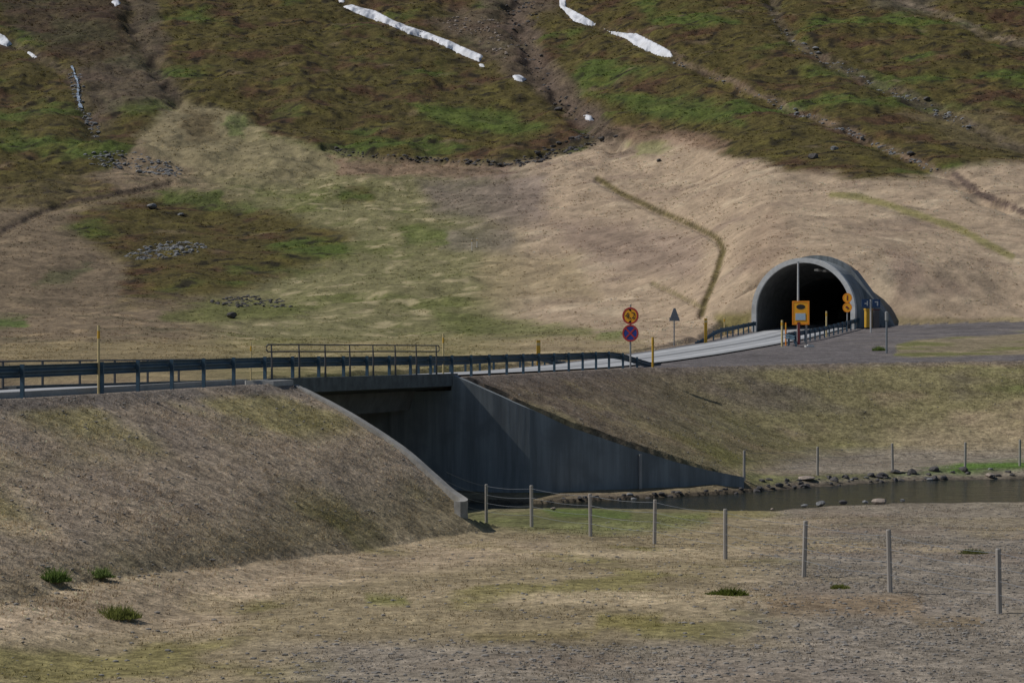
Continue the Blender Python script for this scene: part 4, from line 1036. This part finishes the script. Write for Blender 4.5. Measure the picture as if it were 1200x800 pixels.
# inverse lookup photo -> hillside vertices (visible ones) for scattering
def pick(poly, count):
    xs = [p[0] for p in poly]; ys = [p[1] for p in poly]
    m = np.where(FARM & (PXv > min(xs)) & (PXv < max(xs)) & (PYv > min(ys)) & (PYv < max(ys)) & (Y > 200))[0]
    sd = poly_sd(PXv[m], PYv[m], poly); m = m[sd > 0]
    if len(m) == 0: return []
    ch = rng.choice(m, min(count, len(m)), replace=False)
    return [(X[i] + random.uniform(-.4, .4), Y[i] + random.uniform(-.4, .4), Z[i]) for i in ch]
def band(pts, hw): 
    up = [(x, y - hw) for x, y in pts]; dn = [(x, y + hw) for x, y in pts][::-1]; return up + dn
SC = [('loose grey scree patch on the mossy slope at the left', [(148,300),(165,290),(200,283),(240,285),(238,295),(200,301),(165,306)], 260, (.3, .9), 'rock_grey'),
      ('grey scree strip at the foot of the upper left gully', [(98,180),(140,176),(180,184),(214,196),(206,207),(150,200),(108,193)], 240, (.4, 1.1), 'rock_grey'),
      ('bluish wet stones in the upper left gully', [(80,84),(95,86),(97,112),(100,128),(120,150),(114,168),(102,150),(88,122)], 170, (.4, 1.1), 'rock_grey'),
      ('grey stones in a strip above the left guardrail', [(240,353),(290,346),(335,352),(342,360),(280,361)], 160, (.3, .7), 'rock'),
      ('dark rocks along the lip below the ravine', [(600,188),(640,172),(690,154),(728,158),(700,172),(650,186),(608,196)], 160, (.5, 1.4), 'rock'),
      ('dark stones under the moss edge at the centre', [(385,172),(420,178),(520,186),(600,188),(600,194),(520,192),(400,182)], 120, (.4, 1.0), 'rock'),
      ('pale stones in the lower right gully', band([(790,70),(850,97),(920,127),(990,152),(1060,184),(1110,206)], 4), 220, (.3, .9), 'rock_grey'),
      ('grey stones in the upper right gully', band([(900,10),(930,52),(1000,87),(1080,124),(1140,150)], 6), 240, (.4, 1.1), 'rock_grey'),
      ('broken stones in the central ravine', [(590,0),(640,0),(625,40),(650,100),(700,140),(680,145),(630,105),(600,60)], 220, (.4, 1.3), 'rock'),
      ('brown stones beside the long snow streak', [(500,20),(580,20),(600,60),(590,70),(540,45)], 120, (.5, 1.3), 'rock_pale')]
for i, (lb, poly, cnt, (a, b_), m) in enumerate(SC):
    ps = pick(poly, cnt)
    if ps: scatter('scree', lb, [(p, a + (b_ - a) * random.random() ** 2) for p in ps], M[m], i)

# ================================================================== SNOW
SNOW = [('longest white snow streak high on the slope left of the ravine', [(401,8),(412,6),(425,10),(440,13),(462,25),(480,32),(500,38),(530,50),(548,58),(567,66),(562,73),(548,68),(530,59),(510,49),(480,40),(455,29),(430,21),(412,13)]),
        ('snow streak at the top edge right of the ravine', [(654,-8),(662,-8),(664,9),(680,17),(698,28),(690,31),(672,25),(663,16),(656,8)]),
        ('wedge of snow right of the ravine, lower of two', [(705,32),(715,37),(735,40),(746,40),(760,47),(772,53),(786,61),(789,67),(775,67),(760,61),(745,54),(735,46),(720,41)]),
        ('tiny snow scrap left of the ravine floor', [(600,89),(610,89),(618,93),(612,96),(603,94)]),
        ('tiny snow scrap at the bottom of the ravine', [(684,135),(694,137),(696,141),(687,141)]),
        ('snow patch at the left edge of the picture', [(-20,36),(0,40),(6,43),(15,53),(8,55),(0,52),(-20,48)]),
        ('small snow dash just right of the left edge patch', [(29,60),(36,62),(44,67),(38,68)]),
        ('small snow spot at the top left', [(130,2),(138,0),(142,4),(135,8)]),
        ('small snow bead below the end of the longest streak', [(561,75),(567,76),(568,79),(562,79)]),
        ('snow crumb at the top edge above the longest streak', [(394,-6),(403,-6),(404,3),(397,3)])]
def snow(label, poly):
    xs = [p[0] for p in poly]; ys = [p[1] for p in poly]
    m = (PXv > min(xs) - 6) & (PXv < max(xs) + 6) & (PYv > min(ys) - 3) & (PYv < max(ys) + 3) & FARM & (Y > 300)
    if not m.any(): return
    gx = np.arange(min(xs) - 3, max(xs) + 3, .7); gy = np.arange(Y[m].min() - 2, Y[m].max() + 2, .45)
    GX, GY = np.meshgrid(gx, gy); WX = ((GX - CX) / F * GY).ravel(); WY = GY.ravel()
    hz_ = height(WX, WY); PYs = CY - (hz_ - CZ) * F / WY
    sd = poly_sd(GX.ravel() + .7 * fbm(WX / 4, WY / 4, 3, 71), PYs + .4 * fbm(WX / 4, WY / 4, 3, 72), poly)
    s2 = sd.reshape(GX.shape); idx = np.arange(GX.size).reshape(GX.shape)
    cell = np.stack([s2[:-1, :-1], s2[:-1, 1:], s2[1:, 1:], s2[1:, :-1]], -1).max(-1) > -.6
    Q = np.stack([idx[:-1, :-1], idx[:-1, 1:], idx[1:, 1:], idx[1:, :-1]], -1)[cell]
    if len(Q) == 0: return
    used = np.unique(Q); rm = np.zeros(GX.size, int); rm[used] = np.arange(len(used))
    top = np.stack([WX[used], WY[used], hz_[used] + .6 * sstep(-.6, 1.6, sd[used]) - .16], -1)
    me = bpy.data.meshes.new('snow_patch'); me.from_pydata(top.tolist(), [], rm[Q].tolist()); me.materials.append(M['snow'])
    me.polygons.foreach_set('use_smooth', [True] * len(me.polygons)); me.update()
    o = bpy.data.objects.new('snow_patch', me); COL.objects.link(o)
    sm = o.modifiers.new('thickness', 'SOLIDIFY'); sm.thickness = .25; sm.offset = -1
    tag(o, label, 'snow patch', 'old snow patches on the slope')
for lb, poly in SNOW: snow(lb, poly)

casc = MB()
for (x0, y0), (x1, y1), wpx in [((84,80),(88,90),1.6), ((88,91),(91,98),2.2), ((91,99),(92,106),2.0), ((92,107),(91,114),2.8), ((91,114),(93,121),2.4), ((93,122),(95,129),3.0)]:
    L_ = []
    for q in (0, .25, .5, .75, 1):
        cx_ = x0 + (x1 - x0) * q; cy_ = y0 + (y1 - y0) * q; w_ = wpx * (.2 + .75 * random.random())
        L_.append((cast(cx_ - w_, cy_, 300) + Vector((0, -.2, .4)), cast(cx_ + w_, cy_, 300) + Vector((0, -.2, .4))))
    o_ = len(casc.v); casc.v += [tuple(p) for ab in L_ for p in ab] + [tuple(p - Vector((0, -.3, 1.2))) for ab in L_ for p in ab]
    casc.f += [(o_ + 2*i, o_ + 2*i + 1, o_ + 2*i + 3, o_ + 2*i + 2) for i in range(4)]; casc.m += [0] * 4
M['cascade'] = mat('white_water', (.24, .30, .38, 1), .35, 0, .85, .9)
tag(casc.build('mountain_stream', M['cascade']), 'bluish white water tumbling down the upper left gully', kind='structure')
# ================================================================== GRASS
def blades(name, pos, hgt, wid, colr, n_bl, spread, label=None, cat=None, kind=None):
    n = len(pos); k = n * n_bl
    P_ = np.repeat(pos, n_bl, 0); h = np.repeat(hgt, n_bl) * rng.uniform(.5, 1.15, k); w = np.repeat(wid, n_bl) * rng.uniform(.6, 1.3, k); c_ = np.repeat(colr, n_bl, 0) * rng.uniform(.75, 1.3, (k, 1)); sp = np.repeat(spread, n_bl)
    a = rng.uniform(0, 2 * np.pi, k); rr = np.sqrt(rng.random(k)) * sp; aa = rng.uniform(0, 2 * np.pi, k)
    b0 = P_ + np.stack([rr * np.cos(aa), rr * np.sin(aa), -.01 * np.ones(k)], -1)
    d = np.stack([np.cos(a), np.sin(a), np.zeros(k)], -1) * w[:, None]
    lean = np.stack([np.cos(aa), np.sin(aa), np.zeros(k)], -1) * (h * rng.uniform(.1, .9, k))[:, None] + rng.normal(0, .15, (k, 3)) * h[:, None]
    tip = b0 + lean; tip[:, 2] = b0[:, 2] + h
    V = np.stack([b0 - d, b0 + d, tip], 1).reshape(-1, 3).astype(np.float32)
    me = bpy.data.meshes.new(name); me.vertices.add(len(V)); me.vertices.foreach_set('co', V.ravel())
    me.loops.add(3 * k); me.loops.foreach_set('vertex_index', np.arange(3 * k, dtype=np.int32))
    me.polygons.add(k); me.polygons.foreach_set('loop_start', np.arange(0, 3 * k, 3, dtype=np.int32)); me.polygons.foreach_set('loop_total', np.full(k, 3, np.int32))
    me.update(calc_edges=True)
    at_ = me.attributes.new('Col', 'FLOAT_COLOR', 'POINT'); cc = np.repeat(c_, 3, 0); at_.data.foreach_set('color', np.concatenate([np.clip(cc, 0, .6), np.ones((3 * k, 1))], 1).astype(np.float32).ravel())
    me.materials.append(M['tuft']); o = bpy.data.objects.new(name, me); COL.objects.link(o)
    if label: tag(o, label, cat, kind=kind)
    return o
inframe = (PXv > -60) & (PXv < 1260) & (PYv < 860) & (PYv > 300)
cs_ = np.full(len(X), -50.); m_ = (Y > 60) & (Y < 135); cs_[m_] = poly_sd(X[m_], Y[m_], CHAN)
cc_ = np.full(len(X), -50.); m_ = (Y > 55) & (Y < 125); cc_[m_] = poly_sd(X[m_], Y[m_], CORR)
cand = np.where(inframe & ~FARM & (PSv < -.15) & (cs_ < -.3) & (cc_ < -.2) & (Y < 128))[0]
onb = (PSv[cand] > -9) & (Z[cand] > .2)
gscore = (1 + 1.2 * onb) * np.clip(.35 + fbm(X[cand] / 3, Y[cand] / 3, 3, 81) * 1.1, .05, 1) * np.clip(Y[cand] / 60, .5, 1.4)
ch = rng.choice(cand, 62000, replace=False, p=gscore / gscore.sum())
jit = rng.uniform(-.12, .12, (len(ch), 2)); pos = np.stack([X[ch] + jit[:, 0], Y[ch] + jit[:, 1], Z[ch]], -1)
hh = rng.uniform(.015, .065, len(ch)) * np.where((PSv[ch] > -9) & (Z[ch] > .2), 1.1, .8); cl = Calb[ch] * rng.uniform(.8, 1.7, (len(ch), 1))
blades('grass', pos, hh, hh * .16 + .006, cl, 4, hh * .7 + .02, 'short dry grass tufts over the field and embankments', 'grass', 'stuff')
# rough grass and heather on the hillside
cand = np.where((PXv > -60) & (PXv < 1260) & (PYv > -40) & FARM & (Y > 120) & (Y < 640))[0]
hs = np.clip(.45 + fbm(X[cand] / 8, Y[cand] / 8, 3, 83), .05, 1); ch = rng.choice(cand, 45000, replace=False, p=hs / hs.sum())
jit = rng.uniform(-.45, .45, (len(ch), 2)); px_ = X[ch] + jit[:, 0]; py_ = Y[ch] + jit[:, 1]
keep = ((px_ - PORT0[0]) * NP_[0] + (py_ - PORT0[1]) * NP_[1] < -5) | (np.abs((px_ - PORT0[0]) * UP[0] + (py_ - PORT0[1]) * UP[1]) > 9) | ((px_ - PORT0[0]) * NP_[0] + (py_ - PORT0[1]) * NP_[1] > 9)
ch = ch[keep]; jit = jit[keep]; px_ = px_[keep]; py_ = py_[keep]
pos = np.stack([px_, py_, height(px_, py_)], -1)
sc_ = np.interp(Y[ch], [120, 250, 600], [.06, .11, .30]); hh = sc_ * rng.uniform(.5, 1.2, len(ch))
blades('hillside_grass', pos, hh, hh * .8, Calb[ch] * rng.uniform(1.1, 2.1, (len(ch), 1)), 4, hh * 1.0, 'rough grass and heather clumps over the mountainside', 'grass', 'stuff')
# tussocks that stand out
for px, py, r_, h_, col, lb in [(62, 683, .30, .27, (.15, .22, .06), 'bright green leafy tussock, left of the two at the embankment foot'), (116, 682, .28, .2, (.17, .23, .075), 'bright green tussock right of its twin at the embankment foot'),
                            (136, 723, .42, .24, (.19, .21, .06), 'olive grass tussock nearest the lower left corner'), (852, 697, .42, .16, (.12, .15, .03), 'flat dark green grass cushion in the open field'),
                            (985, 690, .16, .12, (.2, .22, .06), 'small yellow green tuft on gravel between two fence posts'), (1140, 649, .36, .14, (.18, .19, .07), 'low green tuft left of the last fence post'),
                            (1030, 411, .4, .35, (.16, .22, .06), 'green weeds at the foot of the tall grey pole')]:
    p = cast(px, py, 30 if py > 500 else 120); nb = 420
    an = rng.uniform(0, 6.28, nb); rr = r_ * np.sqrt(rng.random(nb)); ps = np.stack([p.x + rr * np.cos(an), p.y + rr * np.sin(an) * .7, np.full(nb, p.z)], -1)
    hb = h_ * (1.0 - .75 * (rr / r_) ** 2) * np.clip(.75 + 1.1 * fbm(ps[:, 0] / .16, ps[:, 1] / .16, 2, 91), .2, 1.4)
    o = blades('grass_tussock', ps - np.array(p), hb, np.full(nb, .014 + .02 * h_), np.tile(col, (nb, 1)), 3, np.full(nb, .05), lb, 'grass tussock'); o.location = p
# gravel stones
wgt = np.clip(sstep(820, 1010, PXv) * sstep(600, 660, PYv) + sstep(745, 770, PYv) * sstep(250, 420, PXv) + .12 + .25 * ((PSv > -8) & (Z > .3)), 0, 1)
cand = np.where(inframe & ~FARM & (PSv < -.15) & (cs_ < -.1) & (cc_ < -.2) & (Y < 125))[0]
w_ = wgt[cand]; ch = rng.choice(cand, 10000, replace=False, p=w_ / w_.sum())
scatter('gravel', 'loose small stones strewn over field and embankments', [((X[i] + random.uniform(-.1, .1), Y[i] + random.uniform(-.1, .1), Z[i] + .005), (.03 + .08 * random.random() ** 3)) for i in ch], M['gravel'], 33, 'gravel')
# small white thing lying by the panel
b = ground_pt(948.5, 152); o = MB(); o.box((0, 0, .06), (.62, .22, .10), .3, bev=.05); o.box((.05, 0, .13), (.4, .14, .05), .3, bev=.03)
q = o.build('stone_block', M['white']); q.location = b; tag(q, 'small white block lying on the gravel below the orange panel', 'block')

# ================================================================== LIGHT, SKY, CAMERA
EL = math.radians(48)
sun = bpy.data.lights.new('sun', 'SUN'); sun.energy = 3.0; sun.angle = math.radians(.53); sun.color = (1.0, .95, .88)
so = bpy.data.objects.new('sun', sun); COL.objects.link(so)
tosun = Vector((-math.cos(EL), 0.07, math.sin(EL))); so.rotation_euler = (-tosun).to_track_quat('-Z', 'Y').to_euler(); so.location = (-50, 60, 80)
w = bpy.data.worlds.new('World'); scene.world = w; w.use_nodes = True; nt = w.node_tree
sk = nt.nodes.new('ShaderNodeTexSky'); sk.sky_type = 'NISHITA'; sk.sun_disc = False; sk.sun_elevation = EL; sk.sun_rotation = math.radians(270); sk.air_density = 1; sk.dust_density = .6; sk.ozone_density = 1.5
bg = nt.nodes['Background']; bg.inputs[1].default_value = .05; nt.links.new(sk.outputs[0], bg.inputs[0])
cam = bpy.data.cameras.new('camera'); co = bpy.data.objects.new('camera', cam); COL.objects.link(co)
co.location = (0, 0, CZ); co.rotation_euler = (math.pi / 2, 0, 0); cam.sensor_width = 36; cam.lens = 36 * F / 1200; cam.clip_end = 4000; cam.clip_start = .5
scene.camera = co
scene.view_settings.view_transform = 'Standard'; scene.view_settings.look = 'None'; scene.view_settings.exposure = 0; scene.view_settings.gamma = 1
scene.render.resolution_x = 1024; scene.render.resolution_y = 682
